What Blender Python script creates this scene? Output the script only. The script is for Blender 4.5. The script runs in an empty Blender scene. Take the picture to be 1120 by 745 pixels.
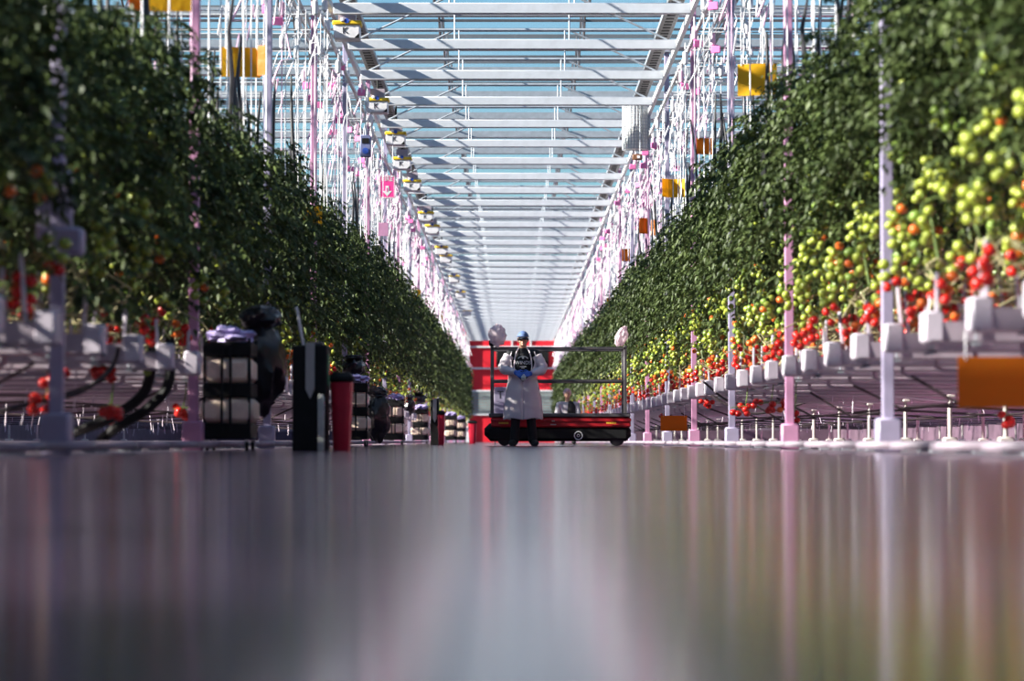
import bpy, bmesh, math, random
import numpy as np
from mathutils import Vector, Matrix, noise

C = bpy.context.scene.collection
PI = math.pi
SC = bpy.context.scene

# ------------------------------------------------------------------ camera
FPX = 2832.0
CAM_H = 0.082
PITCH = math.atan(109.5 / FPX)
cam_data = bpy.data.cameras.new('camera')
cam = bpy.data.objects.new('camera', cam_data)
C.objects.link(cam)
cam_data.sensor_width = 36.0
cam_data.lens = FPX / 1120.0 * 36.0
cam_data.clip_start = 0.05
cam_data.clip_end = 600
cam.location = (0, 0, CAM_H)
cam.rotation_euler = (PI / 2 + PITCH, 0, 0)
cam_data.dof.use_dof = True
cam_data.dof.focus_distance = 40.0
cam_data.dof.aperture_fstop = 1.8
SC.camera = cam

# ------------------------------------------------------------------ sky, sun, exposure
SUN_EL = math.radians(25.5)
SUN_H = Vector((-1.0, -0.23, 0)).normalized()
world = bpy.data.worlds.new('sky')
SC.world = world
world.use_nodes = True
wn = world.node_tree
wn.nodes.clear()
w_out = wn.nodes.new('ShaderNodeOutputWorld')
w_bg = wn.nodes.new('ShaderNodeBackground')
w_sky = wn.nodes.new('ShaderNodeTexSky')
w_sky.sky_type = 'NISHITA'
w_sky.sun_disc = False
w_sky.sun_elevation = SUN_EL
w_sky.sun_rotation = math.atan2(SUN_H.x, SUN_H.y)
w_sky.air_density = 1.2
w_sky.dust_density = 0.6
w_sky.ozone_density = 1.5
w_bg.inputs[1].default_value = 0.17
w_mul = wn.nodes.new('ShaderNodeMix')
w_mul.data_type = 'RGBA'; w_mul.blend_type = 'MULTIPLY'
w_mul.inputs['Factor'].default_value = 1.0
w_mul.inputs[7].default_value = (0.62, 0.93, 1.12, 1)
wn.links.new(w_sky.outputs[0], w_mul.inputs[6])
wn.links.new(w_mul.outputs[2], w_bg.inputs[0])
wn.links.new(w_bg.outputs[0], w_out.inputs[0])

sun_data = bpy.data.lights.new('sun', 'SUN')
sun_data.energy = 19.0
sun_data.angle = math.radians(0.55)
sun_data.color = (1.0, 0.93, 0.82)
sun = bpy.data.objects.new('sun', sun_data)
C.objects.link(sun)
sun_dir = Vector((SUN_H.x * math.cos(SUN_EL), SUN_H.y * math.cos(SUN_EL), math.sin(SUN_EL)))
sun.rotation_euler = sun_dir.to_track_quat('Z', 'Y').to_euler()
sun.location = (-20, -10, 30)

SC.view_settings.view_transform = 'Standard'
SC.view_settings.look = 'None'
SC.view_settings.gamma = 1.0
SC.view_settings.use_curve_mapping = False
SC.view_settings.exposure = -0.12
try:
    SC.cycles.use_denoising = True
    SC.cycles.transparent_max_bounces = 24
    SC.cycles.max_bounces = 8
    SC.cycles.sample_clamp_indirect = 6.0
    SC.cycles.caustics_reflective = False
    SC.cycles.caustics_refractive = False
except Exception:
    pass

LED_POWER = 16.0

# ------------------------------------------------------------------ materials
def new_mat(name):
    m = bpy.data.materials.new(name)
    m.use_nodes = True
    return m, m.node_tree, m.node_tree.nodes['Principled BSDF']

def mat(name, col, rough=0.5, metal=0.0, var=0.12, scale=8.0, bump=0.0, spec=0.5):
    m, nt, p = new_mat(name)
    p.inputs['Roughness'].default_value = rough
    p.inputs['Metallic'].default_value = metal
    p.inputs['Specular IOR Level'].default_value = spec
    tc = nt.nodes.new('ShaderNodeTexCoord')
    nz = nt.nodes.new('ShaderNodeTexNoise')
    nz.inputs['Scale'].default_value = scale
    nz.inputs['Detail'].default_value = 4
    nt.links.new(tc.outputs['Object'], nz.inputs['Vector'])
    rp = nt.nodes.new('ShaderNodeValToRGB')
    a = [max(0, c * (1 - var)) for c in col]
    b = [min(1, c * (1 + var)) for c in col]
    rp.color_ramp.elements[0].position = 0.3
    rp.color_ramp.elements[1].position = 0.7
    rp.color_ramp.elements[0].color = (*a, 1)
    rp.color_ramp.elements[1].color = (*b, 1)
    nt.links.new(nz.outputs['Fac'], rp.inputs['Fac'])
    nt.links.new(rp.outputs['Color'], p.inputs['Base Color'])
    if bump:
        bp = nt.nodes.new('ShaderNodeBump')
        bp.inputs['Strength'].default_value = bump
        bp.inputs['Distance'].default_value = 0.01
        nt.links.new(nz.outputs['Fac'], bp.inputs['Height'])
        nt.links.new(bp.outputs['Normal'], p.inputs['Normal'])
    return m

def mat_leaf(name, dark, light, trans=0.3, rough=0.5):
    m, nt, p = new_mat(name)
    p.inputs['Specular IOR Level'].default_value = 0.3
    p.inputs['Roughness'].default_value = rough
    geo = nt.nodes.new('ShaderNodeTexCoord')
    nz = nt.nodes.new('ShaderNodeTexNoise')
    nz.inputs['Scale'].default_value = 3.5
    nz.inputs['Detail'].default_value = 5
    oi = nt.nodes.new('ShaderNodeObjectInfo')
    ad = nt.nodes.new('ShaderNodeVectorMath')
    nt.links.new(geo.outputs['Object'], ad.inputs[0])
    nt.links.new(oi.outputs['Random'], ad.inputs[1])
    nt.links.new(ad.outputs[0], nz.inputs['Vector'])
    rp = nt.nodes.new('ShaderNodeValToRGB')
    rp.color_ramp.elements[0].position = 0.35
    rp.color_ramp.elements[1].position = 0.68
    rp.color_ramp.elements[0].color = (*dark, 1)
    rp.color_ramp.elements[1].color = (*light, 1)
    nt.links.new(nz.outputs['Fac'], rp.inputs['Fac'])
    nt.links.new(rp.outputs['Color'], p.inputs['Base Color'])
    tr = nt.nodes.new('ShaderNodeBsdfTranslucent')
    nt.links.new(rp.outputs['Color'], tr.inputs['Color'])
    mx = nt.nodes.new('ShaderNodeMixShader')
    mx.inputs[0].default_value = trans
    nt.links.new(p.outputs[0], mx.inputs[1])
    nt.links.new(tr.outputs[0], mx.inputs[2])
    nt.links.new(mx.outputs[0], nt.nodes['Material Output'].inputs['Surface'])
    return m

def mat_sheet(name, col, clear=0.15, trans=0.35, rough=0.25):
    """thin plastic film or paper that lets some light through"""
    m, nt, p = new_mat(name)
    p.inputs['Base Color'].default_value = (*col, 1)
    p.inputs['Roughness'].default_value = rough
    tr = nt.nodes.new('ShaderNodeBsdfTranslucent')
    tr.inputs['Color'].default_value = (*col, 1)
    tp = nt.nodes.new('ShaderNodeBsdfTransparent')
    nz = nt.nodes.new('ShaderNodeTexNoise')
    nz.inputs['Scale'].default_value = 9
    tc = nt.nodes.new('ShaderNodeTexCoord')
    nt.links.new(tc.outputs['Object'], nz.inputs['Vector'])
    bp = nt.nodes.new('ShaderNodeBump')
    bp.inputs['Strength'].default_value = 0.5
    bp.inputs['Distance'].default_value = 0.02
    nt.links.new(nz.outputs['Fac'], bp.inputs['Height'])
    nt.links.new(bp.outputs['Normal'], p.inputs['Normal'])
    mx = nt.nodes.new('ShaderNodeMixShader')
    mx.inputs[0].default_value = trans
    nt.links.new(p.outputs[0], mx.inputs[1])
    nt.links.new(tr.outputs[0], mx.inputs[2])
    m2 = nt.nodes.new('ShaderNodeMixShader')
    m2.inputs[0].default_value = clear
    nt.links.new(mx.outputs[0], m2.inputs[1])
    nt.links.new(tp.outputs[0], m2.inputs[2])
    nt.links.new(m2.outputs[0], nt.nodes['Material Output'].inputs['Surface'])
    return m

def mat_glass(name, tint=(0.93, 0.97, 0.98)):
    m, nt, p = new_mat(name)
    nt.nodes.remove(p)
    tp = nt.nodes.new('ShaderNodeBsdfTransparent')
    tp.inputs['Color'].default_value = (*tint, 1)
    gl = nt.nodes.new('ShaderNodeBsdfGlossy')
    gl.inputs['Roughness'].default_value = 0.05
    df = nt.nodes.new('ShaderNodeBsdfTranslucent')
    df.inputs['Color'].default_value = (0.9, 0.93, 0.95, 1)
    mx = nt.nodes.new('ShaderNodeMixShader')
    mx.inputs[0].default_value = 0.03
    nt.links.new(tp.outputs[0], mx.inputs[1])
    nt.links.new(gl.outputs[0], mx.inputs[2])
    m2 = nt.nodes.new('ShaderNodeMixShader')
    nz = nt.nodes.new('ShaderNodeTexNoise')
    nz.inputs['Scale'].default_value = 0.6
    tc = nt.nodes.new('ShaderNodeTexCoord')
    nt.links.new(tc.outputs['Object'], nz.inputs['Vector'])
    mr = nt.nodes.new('ShaderNodeMapRange')
    mr.inputs[1].default_value = 0.35
    mr.inputs[2].default_value = 0.7
    mr.inputs[3].default_value = 0.01
    mr.inputs[4].default_value = 0.05
    nt.links.new(nz.outputs['Fac'], mr.inputs[0])
    nt.links.new(mr.outputs[0], m2.inputs[0])
    nt.links.new(mx.outputs[0], m2.inputs[1])
    nt.links.new(df.outputs[0], m2.inputs[2])
    nt.links.new(m2.outputs[0], nt.nodes['Material Output'].inputs['Surface'])
    return m

def mat_emit(name, col, strength):
    m, nt, p = new_mat(name)
    p.inputs['Base Color'].default_value = (0.8, 0.8, 0.8, 1)
    p.inputs['Emission Color'].default_value = (*col, 1)
    p.inputs['Emission Strength'].default_value = strength
    return m

def mat_floor():
    m, nt, p = new_mat('polished_concrete')
    tc = nt.nodes.new('ShaderNodeTexCoord')
    nz = nt.nodes.new('ShaderNodeTexNoise')
    nz.inputs['Scale'].default_value = 0.7
    nz.inputs['Detail'].default_value = 6
    nt.links.new(tc.outputs['Object'], nz.inputs['Vector'])
    rp = nt.nodes.new('ShaderNodeValToRGB')
    rp.color_ramp.elements[0].color = (0.070, 0.042, 0.082, 1)  # purple spill of the pink lamps put into the base colour
    rp.color_ramp.elements[1].color = (0.098, 0.062, 0.115, 1)
    nt.links.new(nz.outputs['Fac'], rp.inputs['Fac'])
    nt.links.new(rp.outputs['Color'], p.inputs['Base Color'])
    n2 = nt.nodes.new('ShaderNodeTexNoise')
    n2.inputs['Scale'].default_value = 2.5
    n2.inputs['Detail'].default_value = 5
    nt.links.new(tc.outputs['Object'], n2.inputs['Vector'])
    mr = nt.nodes.new('ShaderNodeMapRange')
    mr.inputs[3].default_value = 0.11
    mr.inputs[4].default_value = 0.16
    nt.links.new(n2.outputs['Fac'], mr.inputs[0])
    nt.links.new(mr.outputs[0], p.inputs['Roughness'])
    p.inputs['Specular IOR Level'].default_value = 0.5
    p.inputs['Specular Tint'].default_value = (0.90, 0.83, 1.0, 1)  # lavender cast of the purple reflections set as specular tint
    return m

M = dict(
    floor=mat_floor(),
    ground=mat('woven_ground_cover', (0.30, 0.24, 0.28), 0.8, var=0.2, scale=5),
    side=mat('shade_dark_side_screen', (0.10, 0.055, 0.085), 0.8, var=0.3, scale=1.5),  # dark plum colour stands in for the darkness among the far rows
    red=mat('red_wall_panel', (0.74, 0.014, 0.03), 0.5, var=0.12, scale=1.0),
    redbin=mat('red_plastic', (0.60, 0.015, 0.045), 0.4, var=0.08),
    redpaint=mat('red_paint', (0.42, 0.012, 0.02), 0.35, var=0.1),
    white=mat('white_paint', (0.74, 0.75, 0.78), 0.4, var=0.05),
    steel=mat('galvanised_steel', (0.38, 0.41, 0.46), 0.45, metal=0.3, var=0.12),
    grey=mat('grey_metal', (0.11, 0.10, 0.11), 0.45, metal=0.4),
    tray=mat('perforated_tray_steel', (0.20, 0.19, 0.19), 0.5, metal=0.3, var=0.5, scale=14),
    gutter=mat('gutter_white', (0.42, 0.35, 0.41), 0.45, var=0.1),
    railpaint=mat('lilac_grey_pipe_paint', (0.27, 0.22, 0.27), 0.5, var=0.25, scale=6),  # lilac-grey base tone, varied by noise
    standpaint=mat('cream_stand_plastic', (0.46, 0.42, 0.40), 0.5),
    guttercap=mat('gutter_cap_plastic', (0.56, 0.50, 0.58), 0.45, var=0.08),
    beam=mat('beam_paint', (0.60, 0.62, 0.68), 0.4, var=0.06),
    cap=mat('white_plastic', (0.80, 0.78, 0.82), 0.4, var=0.05),
    lilac=mat('lilac_steel', (0.37, 0.33, 0.47), 0.4, var=0.06),
    pink=mat('pink_steel', (0.56, 0.27, 0.44), 0.4, var=0.08),  # pink and lilac alternate from column to column
    pinktag=mat('pink_plastic', (0.85, 0.20, 0.48), 0.45, var=0.1),
    pinksign=mat('pink_sign_face', (0.90, 0.06, 0.33), 0.45, var=0.05),
    twine=mat('white_twine', (0.84, 0.82, 0.86), 0.7, var=0.06),
    pinktwine=mat('pink_twine', (0.82, 0.52, 0.70), 0.7, var=0.08),
    black=mat('black_plastic', (0.008, 0.008, 0.009), 0.6, var=0.3, spec=0.25),
    blackbag=mat('black_bag_film', (0.012, 0.009, 0.013), 0.28, var=0.3, bump=0.6, scale=14),
    rubber=mat('black_rubber', (0.015, 0.015, 0.017), 0.7, var=0.2),
    chrome=mat('brushed_steel', (0.55, 0.54, 0.56), 0.3, metal=0.8, var=0.1),
    cream=mat('cream_cloth', (0.95, 0.72, 0.58), 0.7, var=0.1, bump=0.3, scale=12),
    lilaccloth=mat('lilac_film', (0.46, 0.38, 0.68), 0.5, var=0.12),
    palegreen=mat('pale_grey_green', (0.48, 0.50, 0.47), 0.5),
    greenstrip=mat('green_strip', (0.04, 0.22, 0.10), 0.5),
    yellowcard=mat_sheet('yellow_sticky_card', (0.92, 0.56, 0.01), clear=0.0, trans=0.5, rough=.5),
    orangecard=mat_sheet('orange_sticky_card', (0.90, 0.30, 0.010), clear=0.0, trans=0.5, rough=.5),
    yellow=mat('yellow_plastic', (0.86, 0.58, 0.03), 0.45),
    blue=mat('blue_plastic', (0.03, 0.09, 0.45), 0.45),
    bluegrey=mat('blue_grey_box', (0.16, 0.18, 0.34), 0.5),
    stem=mat('tan_stem', (0.42, 0.37, 0.20), 0.6, var=0.3, scale=12),
    greenstem=mat('green_stem', (0.15, 0.22, 0.06), 0.6, var=0.25, scale=12),
    drystem=mat('dry_stem', (0.055, 0.04, 0.045), 0.7, var=0.3, scale=12),
    shoot=mat('dark_shoot', (0.035, 0.032, 0.04), 0.6, var=0.3),
    t_red=mat('tomato_red', (0.62, 0.02, 0.014), 0.22, var=0.1, scale=20),
    t_orange=mat('tomato_orange', (0.75, 0.15, 0.025), 0.22, var=0.15, scale=20),
    t_yellow=mat('tomato_yellow_green', (0.33, 0.38, 0.055), 0.25, var=0.12, scale=20),
    t_green=mat('tomato_green', (0.20, 0.30, 0.05), 0.25, var=0.12, scale=20),
    leaf=mat_leaf('tomato_leaf', (0.024, 0.042, 0.012), (0.125, 0.165, 0.052), trans=0.18),
    leaf2=mat_leaf('tomato_leaf_deep', (0.019, 0.033, 0.010), (0.105, 0.138, 0.046), trans=0.18),
    glass=mat_glass('roof_glass'),
    led=mat_emit('grow_light_tube', (1.0, 0.28, 0.58), LED_POWER),
    leddim=mat_emit('dim_grow_light_tube', (1.0, 0.25, 0.55), LED_POWER * .25),
    skin=mat('skin', (0.62, 0.35, 0.24), 0.5, var=0.06),
    hair=mat('dark_hair', (0.02, 0.014, 0.012), 0.6),
    cap_blue=mat('blue_cap_cloth', (0.10, 0.16, 0.34), 0.7),
    brim=mat('dark_brim', (0.012, 0.014, 0.03), 0.7),
    lens=mat('dark_lens', (0.008, 0.008, 0.01), 0.15),
    lips=mat('lips', (0.32, 0.07, 0.07), 0.5),
    shirt=mat('black_cloth', (0.012, 0.012, 0.015), 0.8),
    print=mat('white_print', (0.78, 0.78, 0.80), 0.6, var=0.03),
    darkprint=mat('dark_print', (0.03, 0.03, 0.04), 0.6),
    gown=mat_sheet('white_gown_film', (0.95, 0.86, 0.90), clear=0.06, trans=0.35),
    bag=mat_sheet('pink_white_film', (0.86, 0.70, 0.76), clear=0.15, trans=0.4),
    tissue=mat_sheet('pale_tissue', (0.82, 0.86, 0.80), clear=0.0, trans=0.3),
    glove=mat('blue_glove', (0.05, 0.15, 0.60), 0.4, var=0.1),
    greycloth=mat('grey_cloth', (0.50, 0.46, 0.50), 0.8),
    hood=mat('pink_hair_net', (0.60, 0.38, 0.40), 0.8),
    greyband=mat('grey_green_shutter', (0.25, 0.29, 0.29), 0.5, var=0.1, scale=2),
    fanmesh=mat_sheet('white_fan_mesh', (0.80, 0.80, 0.80), clear=0.25, trans=0.3, rough=0.5),
    brown=mat('brown_box', (0.22, 0.10, 0.05), 0.5),
    yellowprint=mat('yellow_print', (0.85, 0.55, 0.05), 0.5),
)

# ------------------------------------------------------------------ mesh builder
class MB:
    def __init__(s):
        s.v, s.f, s.m = [], [], []
    def add(s, verts, faces, mi=0):
        o = len(s.v)
        s.v += [tuple(p) for p in verts]
        s.f += [tuple(i + o for i in q) for q in faces]
        s.m += [mi] * len(faces)
        return s
    def box(s, c, d, mi=0, rz=0.0, rx=0.0, ry=0.0):
        R = Matrix.Rotation(rz, 3, 'Z') @ Matrix.Rotation(ry, 3, 'Y') @ Matrix.Rotation(rx, 3, 'X')
        vs = [Vector(c) + R @ Vector((sx * d[0] / 2, sy * d[1] / 2, sz * d[2] / 2))
              for sx in (-1, 1) for sy in (-1, 1) for sz in (-1, 1)]
        return s.add(vs, [(0, 1, 3, 2), (4, 6, 7, 5), (0, 4, 5, 1), (2, 3, 7, 6), (0, 2, 6, 4), (1, 5, 7, 3)], mi)
    def cbox(s, c, d, b, mi=0, rz=0.0):
        """chamfered box"""
        hx, hy, hz = d[0] / 2, d[1] / 2, d[2] / 2
        pts = []
        for sx in (-1, 1):
            for sy in (-1, 1):
                for sz in (-1, 1):
                    pts += [(sx * (hx - b), sy * (hy - b), sz * hz), (sx * (hx - b), sy * hy, sz * (hz - b)), (sx * hx, sy * (hy - b), sz * (hz - b))]
        bm = bmesh.new()
        for p in pts: bm.verts.new(p)
        r = bmesh.ops.convex_hull(bm, input=bm.verts)
        bm.verts.index_update()
        R = Matrix.Rotation(rz, 3, 'Z')
        vs = [Vector(c) + R @ v.co for v in bm.verts]
        fs = [tuple(v.index for v in f.verts) for f in bm.faces]
        bm.free()
        return s.add(vs, fs, mi)
    def tube(s, path, r, n=8, mi=0, cap=True, sq=1.0):
        path = [Vector(p) for p in path]
        rs = r if isinstance(r, (list, tuple)) else [r] * len(path)
        vs, fs = [], []
        prev = None
        for i, p in enumerate(path):
            t = (path[min(i + 1, len(path) - 1)] - path[max(i - 1, 0)])
            if t.length < 1e-9: t = Vector((0, 0, 1))
            t.normalize()
            if prev is None:
                a = Vector((0, 0, 1)) if abs(t.z) < 0.9 else Vector((1, 0, 0))
                u = t.cross(a).normalized()
            else:
                u = (prev - t * prev.dot(t))
                u = u.normalized() if u.length > 1e-6 else t.orthogonal().normalized()
            prev = u
            w = t.cross(u)
            for k in range(n):
                q = 2 * PI * k / n
                vs.append(p + (u * math.cos(q) + w * math.sin(q) * sq) * rs[i])
        for i in range(len(path) - 1):
            for k in range(n):
                a, b = i * n + k, i * n + (k + 1) % n
                fs.append((a, b, b + n, a + n))
        if cap:
            fs.append(tuple(range(n))[::-1])
            fs.append(tuple((len(path) - 1) * n + k for k in range(n)))
        return s.add(vs, fs, mi)
    def cyl(s, a, b, r, n=12, mi=0):
        return s.tube([a, b], r, n, mi)
    def lathe(s, prof, c=(0, 0, 0), n=20, mi=0, sx=1.0, sy=1.0, jit=None):
        vs, fs = [], []
        for (r, z) in prof:
            for k in range(n):
                q = 2 * PI * k / n
                x, y, zz = r * math.cos(q) * sx, r * math.sin(q) * sy, z
                if jit:
                    g = 1 + jit * noise.noise(Vector((x * 9, y * 9, zz * 9)))
                    x, y = x * g, y * g
                vs.append((c[0] + x, c[1] + y, c[2] + zz))
        for i in range(len(prof) - 1):
            for k in range(n):
                a, b = i * n + k, i * n + (k + 1) % n
                fs.append((a, b, b + n, a + n))
        fs.append(tuple(range(n))[::-1])
        fs.append(tuple((len(prof) - 1) * n + k for k in range(n)))
        return s.add(vs, fs, mi)
    def ell(s, c, r, n=16, m=10, mi=0):
        vs, fs = [], []
        for i in range(1, m):
            th = PI * i / m
            for k in range(n):
                q = 2 * PI * k / n
                vs.append((c[0] + r[0] * math.sin(th) * math.cos(q), c[1] + r[1] * math.sin(th) * math.sin(q), c[2] + r[2] * math.cos(th)))
        top, bot = len(vs), len(vs) + 1
        vs += [(c[0], c[1], c[2] + r[2]), (c[0], c[1], c[2] - r[2])]
        for i in range(m - 2):
            for k in range(n):
                a, b = i * n + k, i * n + (k + 1) % n
                fs.append((a, a + n, b + n, b))
        for k in range(n):
            fs.append((top, k, (k + 1) % n))
            fs.append((bot, (m - 2) * n + (k + 1) % n, (m - 2) * n + k))
        return s.add(vs, fs, mi)
    def caps(s, a, b, ra, rb, mi=0, n=14):
        a, b = Vector(a), Vector(b)
        L = (b - a)
        t = L.normalized()
        path, rs = [], []
        for k in range(5):
            q = PI / 2 * (1 - k / 4)
            path.append(a - t * ra * math.sin(q)); rs.append(max(1e-3, ra * math.cos(q)))
        for k in range(5):
            q = PI / 2 * (k / 4)
            path.append(b + t * rb * math.sin(q)); rs.append(max(1e-3, rb * math.cos(q)))
        return s.tube(path, rs, n, mi)
    def mesh(s, name, mats, smooth=True):
        me = bpy.data.meshes.new(name)
        me.from_pydata(s.v, [], s.f)
        for x in (mats if isinstance(mats, (list, tuple)) else [mats]):
            me.materials.append(x)
        me.polygons.foreach_set('material_index', s.m)
        if smooth: me.polygons.foreach_set('use_smooth', [True] * len(s.f))
        me.update()
        if smooth:
            try: me.set_sharp_from_angle(angle=math.radians(38))
            except Exception: pass
        return me
    def build(s, name, mats, parent=None, loc=(0, 0, 0), smooth=True):
        return link(name, s.mesh(name, mats, smooth), parent, loc)

def link(name, me, parent=None, loc=(0, 0, 0)):
    o = bpy.data.objects.new(name, me)
    C.objects.link(o)
    o.location = loc
    if parent: o.parent = parent
    return o

def tag(o, label, cat, group=None):
    o['label'] = label; o['category'] = cat
    if group: o['group'] = group
    return o

def empty(name, loc, label=None, cat=None, group=None, rz=0.0):
    o = bpy.data.objects.new(name, None)
    o.empty_display_size = 0.2
    C.objects.link(o)
    o.location = loc; o.rotation_euler = (0, 0, rz)
    if label: tag(o, label, cat, group)
    return o

def struct(o):
    o['kind'] = 'structure'
    return o

def kids(o):
    return [c for c in CH.get(o.name, [])]

CH = {}
def child(parent, name, me, loc=(0, 0, 0)):
    o = link(name, me, parent, loc)
    CH.setdefault(parent.name, []).append(o)
    return o

def copy_tree(o, parent=None):
    c = o.copy(); C.objects.link(c)
    if parent: c.parent = parent
    for ch in CH.get(o.name, []):
        k = copy_tree(ch, c)
        CH.setdefault(c.name, []).append(k)
    return c

def text_part(name, body, size, material, parent, loc, rot=(PI / 2, 0, 0), extrude=0.002, align='CENTER'):
    cu = bpy.data.curves.new(name, 'FONT')
    cu.body = body; cu.size = size; cu.extrude = extrude
    cu.align_x = align; cu.align_y = 'CENTER'
    cu.materials.append(material)
    t_ = bpy.data.objects.new(name + '_curve', cu)
    C.objects.link(t_)
    dg_ = bpy.context.evaluated_depsgraph_get()
    me_ = bpy.data.meshes.new_from_object(t_.evaluated_get(dg_))
    bpy.data.objects.remove(t_)
    o = bpy.data.objects.new(name, me_)
    C.objects.link(o)
    o.location = loc; o.rotation_euler = rot
    o.parent = parent
    return o

def at(px, py, d):
    u, v = (px - 560.0) / FPX, (372.5 - py) / FPX
    dy = math.cos(PITCH) - v * math.sin(PITCH)
    dz = math.sin(PITCH) + v * math.cos(PITCH)
    return Vector((u * d / dy, d, CAM_H + dz * d / dy))

ORD = ['first', 'second', 'third', 'fourth', 'fifth', 'sixth', 'seventh', 'eighth', 'ninth', 'tenth', 'eleventh', 'twelfth', 'thirteenth',
       'fourteenth', 'fifteenth', 'sixteenth', 'seventeenth', 'eighteenth', 'nineteenth', 'twentieth', 'twenty-first', 'twenty-second',
       'twenty-third', 'twenty-fourth', 'twenty-fifth', 'twenty-sixth', 'twenty-seventh', 'twenty-eighth', 'twenty-ninth', 'thirtieth',
       'thirty-first', 'thirty-second', 'thirty-third', 'thirty-fourth', 'thirty-fifth', 'thirty-sixth', 'thirty-seventh', 'thirty-eighth',
       'thirty-ninth', 'fortieth', 'forty-first', 'forty-second', 'forty-third', 'forty-fourth', 'forty-fifth']

# ------------------------------------------------------------------ layout numbers
XE = 2.6            # row ends and columns, either side of the aisle
END = 153.0         # red end wall
ROWP = 1.6
Y0R, Y0L = 12.4, 12.5
NROW = 87
GZ = {1: 0.77, -1: 0.70}
XW = 19.0
def canopy(side, d):
    if side > 0:
        return float(np.interp(d, [12, 22, 29, 52, 92, 160], [3.55, 3.6, 3.65, 3.85, 4.15, 4.35]))
    return float(np.interp(d, [12, 16, 20, 32, 57, 100, 160], [3.0, 3.1, 3.2, 3.4, 4.05, 4.6, 4.8]))
def rowy(side, i):
    return (Y0R if side > 0 else Y0L) + ROWP * i
SIDE = {1: 'right', -1: 'left'}

# ------------------------------------------------------------------ structure
b = MB(); b.add([(-2.42, -14, 0), (2.42, -14, 0), (2.42, END, 0), (-2.42, END, 0)], [(0, 1, 2, 3)])
b.box((0, 69.5, -0.06), (4.84, 167, 0.11))
struct(b.build('floor', M['floor'], smooth=False))
for s in (-1, 1):
    b = MB(); b.box((s * (2.42 + XW) / 2, 69.5, -0.05), (XW - 2.42, 167, 0.1))
    struct(b.build('floor_' + SIDE[s], M['ground'], smooth=False))
    b = MB(); b.box((s * (XW + 0.1), 69.5, 3.3), (0.2, 167, 6.6))
    struct(b.build('wall_' + SIDE[s], M['side'], smooth=False))

# end wall: red panels, white rails, grey shutter band
wall = struct(MB().box((0, END + 0.15, 3.55), (6.6, 0.3, 7.1)).build('wall_back', M['red'], smooth=False))
b = MB()
for q in (-1, 1): b.box((q * (XW + 3.3) / 2, END + 0.15, 3.55), (XW - 3.3, 0.3, 7.1))  # dark panels beside the red wall stand in for shade under the gutters
b.box((0, -14.1, 3.3), (2 * XW, 0.2, 6.6))  # unseen wall behind the camera, added to darken the scene
struct(b.build('wall_dark_added', M['side'], smooth=False))
b = MB()
for z in (5.62, 4.35, 1.62, 3.02):
    b.box((0, END - 0.04, z), (6.4, 0.08, 0.10))
for x in (-2.62, 2.62):
    b.box((x, END - 0.1, 3.4), (0.22, 0.16, 6.8))
for x in (-1.1, 1.1, 0.0):
    b.box((x, END - 0.03, 6.1), (0.10, 0.06, 0.9))
struct(b.build('trim_1', M['white']))
b = MB()
for k in range(8):
    b.box((0, END - 0.03, 1.75 + k * 0.165), (5.0, 0.05, 0.15))
sh = b.build('roller_shutter', M['greyband'], smooth=False)
tag(sh, 'grey-green slatted shutter band low on the red end wall', 'shutter')
b = MB(); b.cbox((0.62, END - 0.12, 4.98), (3.1, 0.12, 1.1), 0.03)
hb = b.build('wall_screen', M['black'])
tag(hb, 'wide black rectangular panel high on the red end wall behind the worker', 'panel')

# roof: sawtooth of glass bays, ridges across the aisle
BAY = 3.2
RX = 17.5
ZG, ZR = 6.75, 7.6
gb = MB(); tb = MB(); rb = MB()
nb = int((END + 15) / BAY) + 1
for k in range(nb):
    y = -14.6 + BAY * k
    y1 = min(y + BAY, END + 1)
    ym = (y + y1) / 2
    gb.add([(-RX, y, ZG), (RX, y, ZG), (RX, ym, ZR), (-RX, ym, ZR)], [(0, 1, 2, 3)])
    gb.add([(-RX, ym, ZR), (RX, ym, ZR), (RX, y1, ZG), (-RX, y1, ZG)], [(0, 1, 2, 3)])
    tb.box((0, y, ZG - 0.05), (2 * RX, 0.18, 0.13))
    rb.box((0, ym, ZR - 0.02), (2 * RX, 0.06, 0.07))
    for fr in (0.34, 0.67):
        rb.box((0, ym + (y1 - ym) * fr, ZR + (ZG - ZR) * fr - 0.025), (2 * RX, 0.035, 0.04))
    for j in range(-7, 8):
        x = j * 2.4 + 1.2
        rb.tube([(x, y, ZG - 0.02), (x, ym, ZR - 0.02), (x, y1, ZG - 0.02)], 0.018, 4)
struct(gb.build('ceiling', M['glass'], smooth=False))
struct(tb.build('trim_2', M['steel'], smooth=False))
struct(rb.build('trim_3', M['grey'], smooth=False))

# cross beams over the aisle
ZB = 5.95
BY0 = 2832 * (ZB - CAM_H) / 435.0
bm_ = MB()
bm_.cbox((0, 0, 0), (4.86, 0.11, 0.15), 0.012)
beam_me = bm_.mesh('roof_beam', M['beam'])
br = MB()
for s in (-1, 1):
    br.tube([(s * 2.3, 0.02, 0.08), (s * 0.9, 0.02, 0.74)], 0.016, 6)
    br.tube([(s * 0.85, 0.0, 0.08), (s * 0.85, 0.0, 0.72)], 0.014, 6)
br.tube([(-2.4, 0.02, 0.73), (2.4, 0.02, 0.73)], 0.03, 6)
brace_me = br.mesh('roof_truss', M['steel'])
for k in range(-2, 36):
    y = BY0 + 3.2 * k
    if y > END - 1: break
    o = struct(link('roof_beam', beam_me, loc=(0, y, ZB)))
    link('truss_rod', brace_me, o)

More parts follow.
